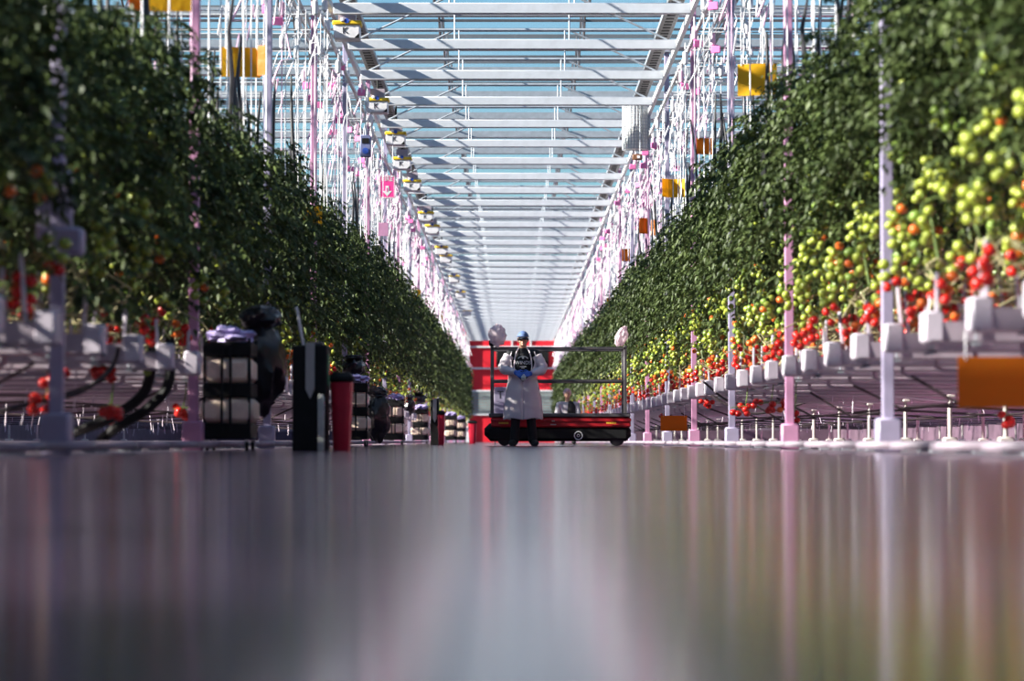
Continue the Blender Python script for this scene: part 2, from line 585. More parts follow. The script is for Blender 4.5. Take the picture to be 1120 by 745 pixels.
# longitudinal perforated trays and rails along both aisle sides
for s in (-1, 1):
    b = MB()
    x = s * 2.32
    b.box((x, 78, 6.28), (0.22, 148, 0.012), 0)
    for q in (-1, 1):
        b.box((x + q * 0.11, 78, 6.31), (0.012, 148, 0.07), 1)
    for k in range(360):
        b.box((x, 28 + k * 0.28, 6.271), (0.12, 0.11, 0.006), 2)
    o = b.build('cable_tray', [M['tray'], M['steel'], M['black']], smooth=False)
    tag(o, f'long perforated steel cable tray under the roof on the {SIDE[s]} side of the aisle', 'cable tray')
    b = MB()
    b.box((s * 2.50, 78, 6.06), (0.06, 148, 0.10))
    b.box((s * 2.50, 78, 5.62), (0.04, 148, 0.05))
    struct(b.build('trim_' + ('4' if s < 0 else '5'), M['white'], smooth=False))
    b = MB()
    for q in range(3):
        b.tube([(s * (2.74 + 0.13 * q), 4, 5.72 + 0.12 * q), (s * (2.74 + 0.13 * q), END - 1, 5.72 + 0.12 * q)], 0.028, 6)
    o = b.build('conduit_bundle', M['steel'])
    tag(o, f'grey steel conduits running under the roof along the {SIDE[s]} crop edge', 'conduit')

# ------------------------------------------------------------------ columns
for s, y0 in ((1, 11.65), (-1, 8.5)):
    for k in range(22):
        y = y0 + 6.4 * k
        if y > END - 1: break
        pinkc = (k % 2 == 0) if s > 0 else (k % 2 == 0)
        m = M['pink'] if pinkc else M['lilac']
        word = 'pink' if pinkc else 'lilac-white'
        n = k + 1 if s > 0 else k
        if k < 9 and y > 9:
            lab = f'{word} square column on a boxy foot, {ORD[n - 1]} along the {SIDE[s]} aisle edge'
            g = f'columns along the {SIDE[s]} aisle edge'
        else:
            lab = f'far {word} column among the hanging strings on the {SIDE[s]} aisle edge'
            g = f'far {word} columns on the {SIDE[s]} aisle edge'
        if y < 9: continue
        e = empty('steel_column', (s * (XE + .02), y, 0), lab, 'column', g)
        MB().cbox((0, 0, 3.45), (0.08, 0.08, 6.5), 0.008).build('shaft', m, e)
        MB().cbox((0, 0, 0.12), (0.17, 0.17, 0.24), 0.015).build('foot', m, e)
        pl = MB().box((0, 0, 6.66), (0.3, 0.2, 0.02))
        pl.build('head_plate', M['steel'], e)
        if s < 0 and k in (1,):
            bx = MB().cbox((0.0, -0.10, 0.0), (0.2, 0.12, 0.42), 0.02)
            bx.cbox((0.07, -0.11, -0.2), (0.2, 0.14, 0.16), 0.02)
            bx.build('junction_box', M['lilac'], e, loc=(0, 0, 1.42))

# ------------------------------------------------------------------ gutters with stakes
random.seed(4)
CHL = 13.5
def channel_mesh(z):
    b = MB()
    prof = [(-0.11, 0.115), (-0.098, 0.115), (-0.085, 0.02), (0.085, 0.02), (0.098, 0.115), (0.11, 0.115), (0.1, 0.0), (0.05, -0.015), (-0.05, -0.015), (-0.1, 0.0)]
    vs = []
    for x in (0.0, CHL):
        vs += [(x, p, q) for p, q in prof]
    n = len(prof)
    fs = [(k, (k + 1) % n, (k + 1) % n + n, k + n) for k in range(n)]
    b.add(vs, fs)
    return b.mesh('channel', M['gutter'], smooth=False)
ch_me = channel_mesh(0)
cap_b = MB(); cap_b.cbox((0.05, 0, 0.085), (0.115, 0.225, 0.185), 0.012)
cap_me = cap_b.mesh('end_cap', M['guttercap'])
blk = MB()
for k in range(7):
    blk.cbox((0, 0, 0.12), (0.12, 0.11, 0.10), 0.01) if k == 0 else None
blk_me = blk.mesh('growing_block', M['guttercap'])
hang = MB()
for q in (-1, 1):
    hang.tube([(0, q * 0.115, 0.0), (0, q * 0.13, 0.2)], 0.008, 5)
hang.box((0, 0, -0.02), (0.05, 0.26, 0.012))
hang_me = hang.mesh('bracket', M['steel'])
stk = []
for k in range(3):
    b = MB(); h = (0.34, 0.42, 0.28)[k]
    b.cbox((0, 0, 0.08 + h / 2), (0.024, 0.024, h), 0.004)
    stk.append(b.mesh('support_stake', M['guttercap']))
drain = MB(); drain.tube([(0, 0, 0.01), (0, 0, -0.06), (0.05, 0, -0.09), (0.6, 0, -0.10), (CHL, 0, -0.11)], 0.02, 6)
drain_me = drain.mesh('drain_pipe', M['gutter'])
for s in (1, -1):
    for i in range(NROW):
        y = rowy(s, i)
        if y > END - 2: break
        if i < 30:
            lab = f'white crop gutter end {SIDE[s]} of the aisle, {ORD[i]} row from the camera'
            g = f'crop gutters {SIDE[s]} of the aisle'
        else:
            lab = f'distant white crop gutter {SIDE[s]} of the aisle, in the far rows before the end wall'
            g = f'distant crop gutters {SIDE[s]} of the aisle'
        e = empty('crop_gutter', (s * (XE - 0.12), y, GZ[s] - 0.09), lab, 'gutter', g, 0 if s > 0 else PI)
        link('channel', ch_me, e)
        link('end_cap', cap_me, e)
        if i < 45: link('growing_block', blk_me, e, (0.42, 0, 0))
        if i < 26:
            link('growing_block', blk_me, e, (0.92, 0, 0))
            link('drain_pipe', drain_me, e, (0.6, 0.0, 0))
            link('bracket', hang_me, e, (0.3, 0, 0))
        if i < 45:
            for q in range(5 if i < 26 else 3):
                o = link('support_stake', random.choice(stk), e, (0.14 + 0.21 * q + random.uniform(-.06, .06), random.uniform(-.06, .06), 0))
                o.rotation_euler = (random.uniform(-.06, .06), random.uniform(-.1, .1), 0)

# inner stands under the gutters
st_s = MB(); st_s.tube([(0, 0, 0.1), (0, 0, 0.56)], 0.026, 6); st_s.cbox((0, 0, 0.57), (0.08, 0.26, 0.03), .006)
st_f = MB(); st_f.cbox((0, 0, 0.06), (0.16, 0.16, 0.12), 0.02)
sts_me, stf_me = st_s.mesh('stand_rod', M['standpaint']), st_f.mesh('stand_foot', M['standpaint'])
for s in (1, -1):
    for col, (x, step, cnt) in enumerate(((4.8, 2, 22), (7.2, 2, 18), (10.5, 2, 16))):
        for k in range(cnt):
            if s < 0 and col < 2: break
            y = rowy(s, 4 + k * step + col)
            if y > END - 3: break
            word = ('first', 'second', 'third')[col] if s > 0 else 'only'
            if col == 0 and k < 8:
                lab = f'small white gutter stand {SIDE[s]} of the aisle, nearest inner line, {ORD[k]} from camera'
                g = f'nearest inner line of gutter stands {SIDE[s]} of the aisle'
            else:
                lab = f'small white gutter stand deep under the crop {SIDE[s]} of the aisle, {word} inner line'
                g = f'{word} inner line of deep gutter stands {SIDE[s]} of the aisle'
            e = empty('gutter_stand', (s * x, y, 0), lab, 'stand', g)
            link('stand_rod', sts_me, e); link('stand_foot', stf_me, e)

# pipe rails: a white loop at every path end
rail = MB()
pts = [(6.0, -0.27, 0.05), (0.3, -0.27, 0.05)]
for k in range(9):
    q = -PI / 2 - PI * k / 8
    pts.append((0.28 + 0.27 * math.cos(q), 0.27 * math.sin(q), 0.05))
pts += [(0.3, 0.27, 0.05), (6.0, 0.27, 0.05)]
rail.tube(pts, 0.027, 8)
foot = MB()
for x in (0.5, 1.6):
    for q in (-.27, .27):
        foot.box((x, q, 0.012), (0.08, 0.12, 0.024))
rail_me = rail.mesh('pipe', M['railpaint'])
foot_me = foot.mesh('rail_foot', M['steel'])
for s in (1, -1):
    for i in range(52):
        y = rowy(s, i) + 0.8
        if i < 30:
            lab = f'white pipe rail loop on the floor {SIDE[s]} of the aisle, {ORD[i]} path from the camera'
            g = f'pipe rail loops {SIDE[s]} of the aisle'
        else:
            lab = f'distant white pipe rail loop on the floor {SIDE[s]} of the aisle'
            g = f'distant pipe rail loops {SIDE[s]} of the aisle'
        e = empty('pipe_rail', (s * 2.40, y, 0), lab, 'rail', g, 0 if s > 0 else PI)
        link('pipe', rail_me, e)
        if i < 20: link('rail_foot', foot_me, e)

# pink grow light tubes hung between the plants
lt = MB(); lt.tube([(0, 0, 0), (9.5, 0, 0)], 0.022, 8)
lb = MB(); lb.box((4.75, 0, 0.04), (9.6, 0.05, 0.03))
for k in range(5): lb.tube([(0.4 + 2.2 * k, 0, 0.05), (0.4 + 2.2 * k, 0, 3.6)], 0.004, 4)
lt_me2 = lt.mesh('light_tube', M['leddim'])
lt_me, lb_me = lt.mesh('light_tube', M['led']), lb.mesh('lamp_housing', M['white'])
for s in (1, -1):
    for i in range(0, 60, 2 if s > 0 else 3):
        y = rowy(s, i) + 0.8
        e = empty('grow_light', (s * 4.2, y, 1.0), f'long pink grow light tube hung between crop rows {SIDE[s]} of the aisle, {ORD[i // (2 if s > 0 else 3)]} lit path', 'grow light', 'pink grow lights between the rows', 0 if s > 0 else PI)
        link('light_tube', lt_me if s > 0 else lt_me2, e); link('lamp_housing', lb_me, e)

# ------------------------------------------------------------------ tomato plants
rng = np.random.default_rng(11)
def leaf_geo(n_leaf, zlo, zhi, rad, Lr, wl, pairs=4, bias=0.0, xo=0.0, yo=0.0):
    """compound leaves around a vertical stem; leaflets are folded blades"""
    V, F = [], []
    o = 0
    for _ in range(n_leaf):
        t = rng.random()
        h = zlo + (zhi - zlo) * t
        az = rng.uniform(0, 2 * PI)
        if rng.random() < bias: az = PI + rng.normal(0, 0.9)
        L = rng.uniform(*Lr) * (1.0 - 0.4 * max(0, t - 0.8) / 0.2)
        d = np.array([math.cos(az), math.sin(az), 0.0])
        side = np.array([-d[1], d[0], 0.0])
        r0 = rng.random() * rad
        base = np.array([xo + r0 * math.cos(az), yo + r0 * math.sin(az), h])
        rise, droop = rng.uniform(0.0, 0.6), rng.uniform(0.5, 1.3)
        tw = rng.uniform(-.5, .5)
        for j in range(2 * pairs + 1):
            u = 1.0 if j == 2 * pairs else 0.28 + 0.62 * (j // 2) / pairs
            p = base + d * L * u * 0.9 + np.array([0, 0, 1]) * L * (rise * u - droop * u * u)
            tang = d * 0.9 + np.array([0, 0, rise - 2 * droop * u])
            tang /= np.linalg.norm(tang)
            sg = 0 if j == 2 * pairs else (1 if j % 2 else -1)
            dirv = tang * (1.0 if sg == 0 else 0.45) + side * sg * 0.9 + np.array([0, 0, -0.45 + tw * sg]) + rng.normal(0, .25, 3)
            dirv /= np.linalg.norm(dirv)
            nrm = np.cross(dirv, np.cross(np.array([0, 0, 1.0]) + rng.normal(0, .35, 3), dirv))
            nrm /= (np.linalg.norm(nrm) + 1e-9)
            w = np.cross(dirv, nrm)
            l = L * rng.uniform(0.28, 0.42); wd = l * wl * rng.uniform(.8, 1.2)
            V += [p, p + dirv * l * 0.42 - nrm * wd * 0.25, p + dirv * l - nrm * l * .12,
                  p + dirv * l * 0.36 + w * wd * 0.5 + nrm * wd * .1, p + dirv * l * 0.36 - w * wd * 0.5 + nrm * wd * .1]
            F += [(o, o + 3, o + 1), (o, o + 1, o + 4), (o + 1, o + 3, o + 2), (o + 1, o + 2, o + 4)]
            o += 5
    return np.array(V), np.array(F)

def tri_mesh(name, V, F, mats, mi=None):
    me = bpy.data.meshes.new(name)
    me.vertices.add(len(V)); me.vertices.foreach_set('co', np.asarray(V, dtype=np.float32).ravel())
    me.loops.add(F.size); me.loops.foreach_set('vertex_index', F.astype(np.int32).ravel())
    k = F.shape[1]
    me.polygons.add(len(F))
    me.polygons.foreach_set('loop_start', np.arange(0, F.size, k, dtype=np.int32))
    me.polygons.foreach_set('loop_total', np.full(len(F), k, dtype=np.int32))
    for m in mats: me.materials.append(m)
    if mi is not None: me.polygons.foreach_set('material_index', mi)
    me.update(calc_edges=True)
    me.validate()
    return me

# foliage meshes span z 0..2 and are stretched to the canopy of their row
FOL = []
for k in range(7):
    V, F = leaf_geo(330, 0.05, 1.95, 0.34, (0.15, 0.30), 0.46, bias=0.3)
    # a few low leaves hanging among the fruit
    V2, F2 = leaf_geo(26, -0.5, 0.1, 0.15, (0.16, 0.28), 0.5, bias=0.1)
    FOL.append(tri_mesh('foliage', np.vstack([V, V2]), np.vstack([F, F2 + len(V)]), [M['leaf'] if k % 2 else M['leaf2']]))
FOLF = []
for k in range(4):
    V, F = leaf_geo(150, 0.05, 1.95, 0.3, (0.2, 0.38), 0.6, pairs=3, bias=0.3)
    FOLF.append(tri_mesh('foliage', V, F, [M['leaf'] if k % 2 else M['leaf2']]))

# tomatoes
TK = ('t_red', 't_orange', 't_yellow', 't_green')
TOM = {}
def tomato_geo(b, c, r, mi, mc):
    b.ell(c, (r, r, r * 0.9), 14, 9, mi)
    for q in range(5):
        a = 2 * PI * q / 5
        t = Vector((math.cos(a), math.sin(a), 0)); w = Vector((-t.y, t.x, 0))
        p = Vector(c) + Vector((0, 0, r * 0.9))
        b.add([p - w * r * .12, p + w * r * .12, p + t * r * .8 + Vector((0, 0, -r * .12))], [(0, 1, 2)], mc)
for k in TK:
    b = MB(); tomato_geo(b, (0, 0, 0), 1.0, 0, 1)
    TOM[k] = b.mesh('tomato', [M[k], M['greenstem']])

def pick_ripe(z, rnd):
    u = rnd.random()
    if z < 1.08: return 't_red' if u < .80 else 't_orange'
    if z < 1.28: return 't_red' if u < .34 else ('t_orange' if u < .60 else 't_yellow')
    if z < 2.0: return 't_yellow' if u < .78 else ('t_green' if u < .95 else 't_orange')
    return 't_green' if u < .6 else 't_yellow'

def truss_spots(n, rnd):
    out = []
    for k in range(n):
        a = k * 2.3 + rnd.uniform(-.4, .4)
        rr = .040 + rnd.uniform(0, .014)
        out.append((rr * math.cos(a), rr * math.sin(a), -0.04 - 0.029 * k + rnd.uniform(-.008, .008)))
    return out
def rachis(b, n, mi=0):
    b.tube([(0.16, 0, 0.05), (0.06, 0, 0.04), (0, 0, -0.0), (0.0, 0, -0.03 - 0.03 * n)], [.006, .006, .005, .003], 5, mi)

def stem_mesh(rnd):
    b = MB()
    p = [(0.0, 0.0, 0.86), (0.1, 0.02, 1.0), (0.55, 0.06, 1.0), (0.95, -0.04, 1.02), (0.7, -0.07, 1.10), (0.25, -0.03, 1.14), (0.05, 0, 1.3), (0, 0.01, 1.7), (0.02, 0, 2.4), (0, 0, 3.3)]
    q = [(x + rnd.uniform(-.04, .04), y + rnd.uniform(-.04, .04), z + rnd.uniform(-.02, .02)) for x, y, z in p]
    b.tube(q[:7], .011, 6, 0); b.tube(q[6:], [.011, .010, .009, .006], 6, 1)
    for k in range(9):
        x = rnd.uniform(-.1, .6); y = rnd.uniform(-.12, .12); z = rnd.uniform(.93, 1.15)
        b.tube([(x, y, z), (x + rnd.uniform(-.25, .25), y + rnd.uniform(-.1, .1), z + rnd.uniform(-.1, .2)), (x + rnd.uniform(-.3, .3), y + rnd.uniform(-.15, .15), z + rnd.uniform(-.05, .35))], .007, 5, 0)
    return b.mesh('stem', [M['stem'], M['greenstem']])
shoot_b = MB()
for k in range(1):
    shoot_b.tube([(0, 0, -.5), (0.03, 0, 0.1), (0.0, 0.02, 0.5), (0.04, 0, 0.85)], [.02, .024, .02, .01], 6, 0)
shoot_me = shoot_b.mesh('shoot', [M['shoot']])

rnd = random.Random(5)
RACH = {}
for n in (6, 7, 8):
    b = MB(); rachis(b, n); RACH[n] = b.mesh('truss_stalk', M['greenstem'])

def build_plant(kind, vi):
    """aisle lies on the local -x side"""
    r = random.Random(100 * vi + 7)
    e = empty('tomato_plant', (0, 0, 0))
    child(e, 'stem', STEMS[vi % len(STEMS)])
    fo = child(e, 'foliage', FOL[vi % len(FOL)] if kind != 'far' else FOLF[vi % len(FOLF)])
    zs = [1.0 + 0.175 * k + r.uniform(-.06, .06) for k in range(9)]
    fb = MB()
    for k, z in enumerate(zs):
        az = r.choice([PI, PI, PI + .9, PI - .9, PI / 2, -PI / 2]) + r.uniform(-.5, .5)
        rr = r.uniform(.12, .32)
        loc = Vector((rr * math.cos(az), rr * math.sin(az), z + .12))
        n = r.choice((6, 7, 8)) if z < 2.0 else 6
        sc = 0.9 if z < 1.7 else (0.78 if z < 2.05 else 0.6)
        spots = truss_spots(n, r)
        if kind == 'near':
            t = child(e, 'tomato_truss', RACH[n], loc)
            t.rotation_euler = (0, 0, az + PI)
            for q in spots:
                o = child(t, 'tomato', TOM[pick_ripe(z + (q[2] + .2) * .6, r)], q)
                rad = r.uniform(.037, .045) * sc
                o.scale = (rad, rad, rad)
                o.rotation_euler = (r.uniform(-.5, .5), r.uniform(-.5, .5), r.uniform(0, 6))
        else:
            b = MB()
            R = Matrix.Rotation(az + PI, 3, 'Z')
            base = Vector((0, 0, 0))
            if kind == 'mid': rachis(b, n, 4)
            lo_ = (8, 6) if kind == 'mid' else (6, 4)
            for q in spots:
                c = base + Vector(q)
                b.ell(c, [r.uniform(.035, .042) * sc] * 3, lo_[0], lo_[1], TK.index(pick_ripe(z + (q[2] + .2) * .6, r)))
            if True:
                t = child(e, 'tomato_truss', b.mesh('tomato_truss', [M[k2] for k2 in TK] + [M['greenstem']]), loc)
                t.rotation_euler = (0, 0, az + PI)
    return e

STEMS = [stem_mesh(rnd) for _ in range(4)]
protos = {'near': [build_plant('near', v) for v in range(5)], 'mid': [build_plant('mid', v) for v in range(6)], 'far': [build_plant('far', v) for v in range(5)]}
used = set()
def place_plant(kind, s, i, x, lab, group, dz):
    v = rnd.randrange(len(protos[kind]))
    p = protos[kind][v]
    if p.name not in used:
        used.add(p.name); e = p
    else:
        e = copy_tree(p)
    y = rowy(s, i)
    e.location = (s * x, y + rnd.uniform(-.06, .06), dz)
    e.rotation_euler = (0, 0, (0 if s > 0 else PI) + rnd.uniform(-.25, .25))
    top = canopy(s, y) + rnd.uniform(-.22, .12) - (0.0 if x < 3.0 else rnd.uniform(0, .15))
    lo = (float(np.interp(y, [18, 30], [2.0, 1.85])) if s > 0 else float(np.interp(y, [12, 30, 60], [1.35, 1.55, 1.7])))
    for c in CH[e.name]:
        if c.name.startswith('foliage'):
            c.location.z = lo - dz
            c.scale = (1.0, 1.0, (top - lo) / 2.0)
            c.rotation_euler = (0, 0, rnd.uniform(-.4, .4))
    if s < 0 and kind != 'far':
        for c in list(CH[e.name]):
            if c.name.startswith('tomato_truss') and rnd.random() < .42 and p is not e:
                for g in CH.pop(c.name, []): bpy.data.objects.remove(g)
                CH[e.name].remove(c); bpy.data.objects.remove(c)
    tag(e, lab, 'tomato plant', group)
    return e, top

XP = {0: XE + 0.16, 1: XE + 0.68}
for s in (1, -1):
    dz = GZ[s] - 0.77
    for i in range(NROW):
        y = rowy(s, i)
        if y > END - 2: break
        kind = 'near' if y < 25.5 else ('mid' if y < 62 else 'far')
        for q in range(2 if y < 62 else 1):
            if y < 62:
                lab = (f'row-end tomato plant {SIDE[s]} of the aisle, {ORD[i]} row from the camera' if q == 0 else
                       f'second tomato plant from the aisle, {ORD[i]} row from the camera, {SIDE[s]} side')
                g = f'tomato plants {SIDE[s]} of the aisle'
            else:
                lab = f'distant tomato plant in the far rows {SIDE[s]} of the aisle, shrinking towards the end wall'
                g = f'distant tomato plants {SIDE[s]} of the aisle'
            e, top = place_plant(kind, s, i, XP[q], lab, g, dz)
            for _k in range(2 if 18 < y < 62 else 0):
                if rnd.random() > .7: continue
                o = link('shoot', shoot_me, e, (rnd.uniform(-.2, .4), rnd.uniform(-.2, .2), top - dz + rnd.uniform(-.25, .1)))
                o.scale = (1, 1, rnd.uniform(.8, 1.5))
                o.rotation_euler = (rnd.uniform(-.08, .08), rnd.uniform(-.08, .08), rnd.uniform(0, 6))

# the crop further along the rows: a mass nobody could count
def far_crop(s):
    VV, FF = [], []; o = 0
    for i in range(-16, NROW):  # negative rows: unseen crop behind the camera, added to shade the aisle
        y = rowy(s, i)
        if y > END - 2: break
        depth = 6.0 if y < 45 else (2.2 if y < 90 else 1.2)
        x = XE + (0.2 if i < 0 else (1.2 if y < 62 else 0.7))
        top = canopy(s, y)
        lo = 1.75 if s > 0 else 1.6
        while x < XE + depth:
            nlf = 52 if y < 45 else 30
            V, F = leaf_geo(nlf, lo, top + .15, 0.28, (0.26, 0.42), 0.8, pairs=2, xo=s * x, yo=y)
            VV.append(V); FF.append(F + o); o += len(V)
            x += 0.5
    me = tri_mesh('crop_foliage', np.vstack(VV), np.vstack(FF), [M['leaf']])
    ob = link('crop_foliage', me)
    ob['kind'] = 'stuff'
    tag(ob, f'green tomato foliage deep in the rows {SIDE[s]} of the aisle behind the row-end plants', 'foliage')
    # fruit and stems deep in the rows
    b = MB()
    for i in range(34):
        y = rowy(s, i)
        x = XE + 1.2
        while x < XE + (5 if i < 18 else 2):
            b.tube([(s * x, y, .86), (s * (x + rnd.uniform(-.2, .2)), y + .04, 1.1), (s * x, y, 1.9)], .011, 4, 4)
            b.tube([(s * (x - .5), y + rnd.uniform(-.08, .08), rnd.uniform(.9, 1.1)), (s * x, y, rnd.uniform(.92, 1.1)), (s * (x + .5), y, rnd.uniform(.9, 1.2))], .010, 4, 4)
            if s > 0 or rnd.random() < .5:
                for k in range(6):
                    z = 1.0 + rnd.random() * 1.1
                    cx, cy = s * x + rnd.uniform(-.2, .2), y + rnd.uniform(-.2, .2)
                    for q in range(5):
                        b.ell((cx + rnd.uniform(-.05, .05), cy + rnd.uniform(-.05, .05), z - .05 * q), [.036] * 3, 7, 5, TK.index(pick_ripe(z, rnd)))
            x += .5
    ob = b.build('crop_fruit', [M[k] for k in TK] + [M['stem']])
    ob['kind'] = 'stuff'
    tag(ob, f'mixed ripening tomatoes and bare stems deep in the rows {SIDE[s]} of the aisle', 'tomatoes')
    # thin drip lines and dry vine ends below the gutters
    b = MB()
    for i in range(2, 40):
        y = rowy(s, i)
        for k in range(9):
            x = s * rnd.uniform(XE + .5, XE + 9); z = GZ[s] - .1
            b.tube([(x, y, z), (x + rnd.uniform(-.08, .08), y + rnd.uniform(-.1, .1), z - rnd.uniform(.12, .4))], .006, 4, 0)
        if i % 2 == 0:
            x = s * (XE + .3)
            b.tube([(x, y, .55), (x + s * .4, y, .36 + rnd.uniform(-.05, .05)), (x + s * 1.2, y + .1, .42), (x + s * 2.4, y, .36), (x + s * 4, y, .45), (x + s * 7, y, .40)], .012, 5, 1)
            b.tube([(x + s, y, .6), (x + s * 2, y, .5), (x + s * 5, y, .55), (x + s * 9, y, .5)], .014, 5, 0)
    ob = b.build('drip_lines', [M['guttercap'], M['drystem']])
    ob['kind'] = 'stuff'
    tag(ob, f'tangle of drip tubes and dry vines below the gutters {SIDE[s]} of the aisle', 'drip lines')
for s in (1, -1): far_crop(s)

# ------------------------------------------------------------------ twine hooks above the crop
def hook_parts(r, pinkish):
    bob = MB()
    bob.tube([(0, 0, 0.30), (0, .03, .34), (0, .05, .30), (0, .02, .2)], .008, 5, 0)
    bob.tube([(0, 0, .30), (0, 0, 0.0)], .007, 5, 0)
    bob.lathe([(.012, .02), (.035, .04), (.04, .12), (.035, .2), (.012, .22)], n=10, mi=1 if pinkish else 0)
    st = MB()
    st.tube([(0, 0, 0), (r.uniform(-.01, .01), 0, -.5), (0, 0, -1)], .0065, 4, 1 if pinkish and r.random() < .6 else 0, cap=False)
    lo = MB()
    pth, rad = [(0, 0, .02)], [.004]
    z = r.uniform(-.15, .1)
    for k in range(3):
        x = r.uniform(-.08, .08); dx = r.choice((-1, 1)) * r.uniform(.03, .13); d_ = r.uniform(.2, .42); w_ = r.uniform(.006, .014)
        y_ = r.uniform(-.05, .05)
        pth += [(x, y_, z), (x + dx * .1, y_, z - d_ * .12), (x + dx * .9, y_, z - d_ * .9), (x + dx, y_, z - d_)]
        rad += [.004, w_, w_, .004]
        z -= r.uniform(.1, .4)
    lo.tube(pth, rad, 4, 0 if r.random() < .65 else 1)
    if pinkish:
        tg = MB(); tg.cbox((r.uniform(-.06, .06), -.02, r.uniform(-.1, .15)), (.13, .03, .10), .008, 2)
        return bob, st, lo, tg
    return bob, st, lo, None
MT = [M['twine'], M['pinktwine'], M['pinktag']]
rh = random.Random(21)
HK = []
for k in range(8):
    bob, st, lo, tg = hook_parts(rh, k % 3 == 0)
    HK.append((bob.mesh('twine_bobbin', MT), st.mesh('string', MT), lo.mesh('loose_twine', MT), tg.mesh('pink_tag', MT) if tg else None))
ZW = 5.45
nh = 0
stuff = MB()
for s in (1, -1):
    for i in range(NROW):
        y = rowy(s, i)
        if y > END - 2 or y < 17: continue
        top = canopy(s, y)
        for q in range(3 if y < 50 else 4):
            x = XE - .12 + (.3 if y < 50 else .22) * q + rh.uniform(-.08, .08)
            yy = y + (.16 if q % 2 else -.16) + rh.uniform(-.05, .05)
            zz = ZW + rh.uniform(-.25, .15)
            v = rh.randrange(8)
            if i < 40:
                if i < 30:
                    lab = f'hanging twine bobbin over {SIDE[s]} crop, {ORD[i]} row, {ORD[q]} string from the aisle'
                    g = f'twine bobbins over the crop {SIDE[s]} of the aisle'
                else:
                    lab = f'distant hanging twine bobbin in the white string curtain {SIDE[s]} of the aisle'
                    g = f'distant twine bobbins {SIDE[s]} of the aisle'
                o = link('twine_bobbin', HK[v][0], loc=(s * x, yy, zz))
                tag(o, lab, 'twine bobbin', g)
                t = link('string', HK[v][1], o); t.scale = (1, 1, max(.3, zz - top + .35))
                t = link('loose_twine', HK[v][2], o)
                if HK[v][3]: link('pink_tag', HK[v][3], o)
                o.rotation_euler = (0, 0, rh.uniform(-.5, .5))
                nh += 1
            else:
                p = rh.random() < .4
                stuff.tube([(s * x, yy, zz + .3), (s * x, yy, top - .2)], .014, 4, 1 if p else 0)
                for k in range(3):
                    z = zz - rh.uniform(-.1, 1.1); dx = rh.choice((-1, 1)) * rh.uniform(.06, .2)
                    stuff.tube([(s * x, yy, z), (s * x + dx, yy, z - rh.uniform(.25, .5))], .018, 4, 0 if rh.random() < .7 else 1)
ob = stuff.build('far_string_curtain', MT)
ob['kind'] = 'stuff'
tag(ob, 'far white and pink twine curtain above the last crop rows by the end wall', 'twine')

# crop wires across the rows
wires = MB(); wires.tube([(0, -.16, 0), (12, -.16, 0)], .009, 5); wires.tube([(0, .16, 0), (12, .16, 0)], .009, 5)
wires_me = wires.mesh('crop_wire', M['white'])
for s in (1, -1):
    for i in range(6, NROW, 1):
        y = rowy(s, i)
        if y > END - 2: break
        o = link('crop_wire', wires_me, loc=(s * 2.45, y, 5.62)); o.rotation_euler = (0, 0, 0 if s > 0 else PI)
        tag(o, f'thin pale crop support wire pair stretched over the rows {SIDE[s]} of the aisle', 'wire', f'crop wires over the rows {SIDE[s]} of the aisle')

# ------------------------------------------------------------------ sticky cards
def card(px, py, d, w, h, m, word, lab, rz=0.0, fold=0.0, strings=True, up=None):
    p = at(px, py, d)
    e = empty('sticky_card', p, lab, 'sticky card', 'sticky insect cards over the crop', rz)
    b = MB()
    n = 6
    vs = []
    for k in range(n + 1):
        u = k / n - .5
        yv = fold * (u * u) * 2
        for zz in (-h / 2, h / 2):
            vs += [(u * w, yv, zz), (u * w, yv + .004, zz)]
    fs = []
    for k in range(n):
        a = k * 4
        fs += [(a, a + 4, a + 6, a + 2), (a + 1, a + 3, a + 7, a + 5), (a, a + 1, a + 5, a + 4), (a + 2, a + 6, a + 7, a + 3)]
    fs += [(0, 2, 3, 1), (n * 4, n * 4 + 1, n * 4 + 3, n * 4 + 2)]
    b.add(vs, fs)
    b.build('card', m, e, smooth=False)
    if strings:
        t = MB()
        top = (up if up is not None else 5.6) - p.z
        for q in (-.4, .4):
            t.tube([(q * w, 0.002, h / 2 - .02), (q * w, 0.002, max(h / 2 + .05, top))], .005, 4)
        t.build('hanger_string', M['twine'], e)
    return e
card(264, 68, 26, .40, .30, M['yellowcard'], 'yellow', 'bright yellow sticky card with an orange edge high over the left crop', 0.25, .05)
card(286, 66, 25.8, .10, .30, M['orangecard'], 'orange', 'orange sticky card end beside the bright yellow one over the left crop', -0.5)
card(184, -6, 20, .36, .26, M['yellowcard'], 'yellow', 'yellow sticky card cut off at the top edge of the photo, left', 0.1)
card(162, -6, 20.4, .30, .26, M['orangecard'], 'orange', 'orange sticky card half behind the yellow one at the top left', 0.3)
card(828, 87, 27.5, .42, .34, M['yellowcard'], 'yellow', 'yellow sticky card half covered by leaves, highest over the right crop', -0.2, .04)
card(772, 160, 35, .26, .22, M['orangecard'], 'orange', 'orange sticky card just above the leaves below the highest yellow card, right', 0.2)
card(735, 206, 42, .38, .30, M['yellowcard'], 'yellow', 'curled yellow sticky card above the right canopy, left of the orange leaf-level card', 0.2, -.2)
card(704, 247, 49, .17, .30, M['orangecard'], 'orange', 'orange sticky card, nearer the aisle of two side by side over right crop', 0.3)
card(716, 249, 49.5, .14, .30, M['orangecard'], 'orange', 'orange sticky card, outer one of two side by side over right crop', -0.4)
card(686, 279, 58, .24, .28, M['orangecard'], 'orange', 'orange sticky card over the right crop below the side-by-side pair', 0.2)
card(668, 331, 67, .20, .24, M['yellowcard'], 'yellow', 'small amber sticky card farthest down the right crop', 0.2)
card(342, 236, 33, .24, .26, M['yellowcard'], 'yellow', 'yellow sticky card buried in leaves at the left canopy top', 0.2)
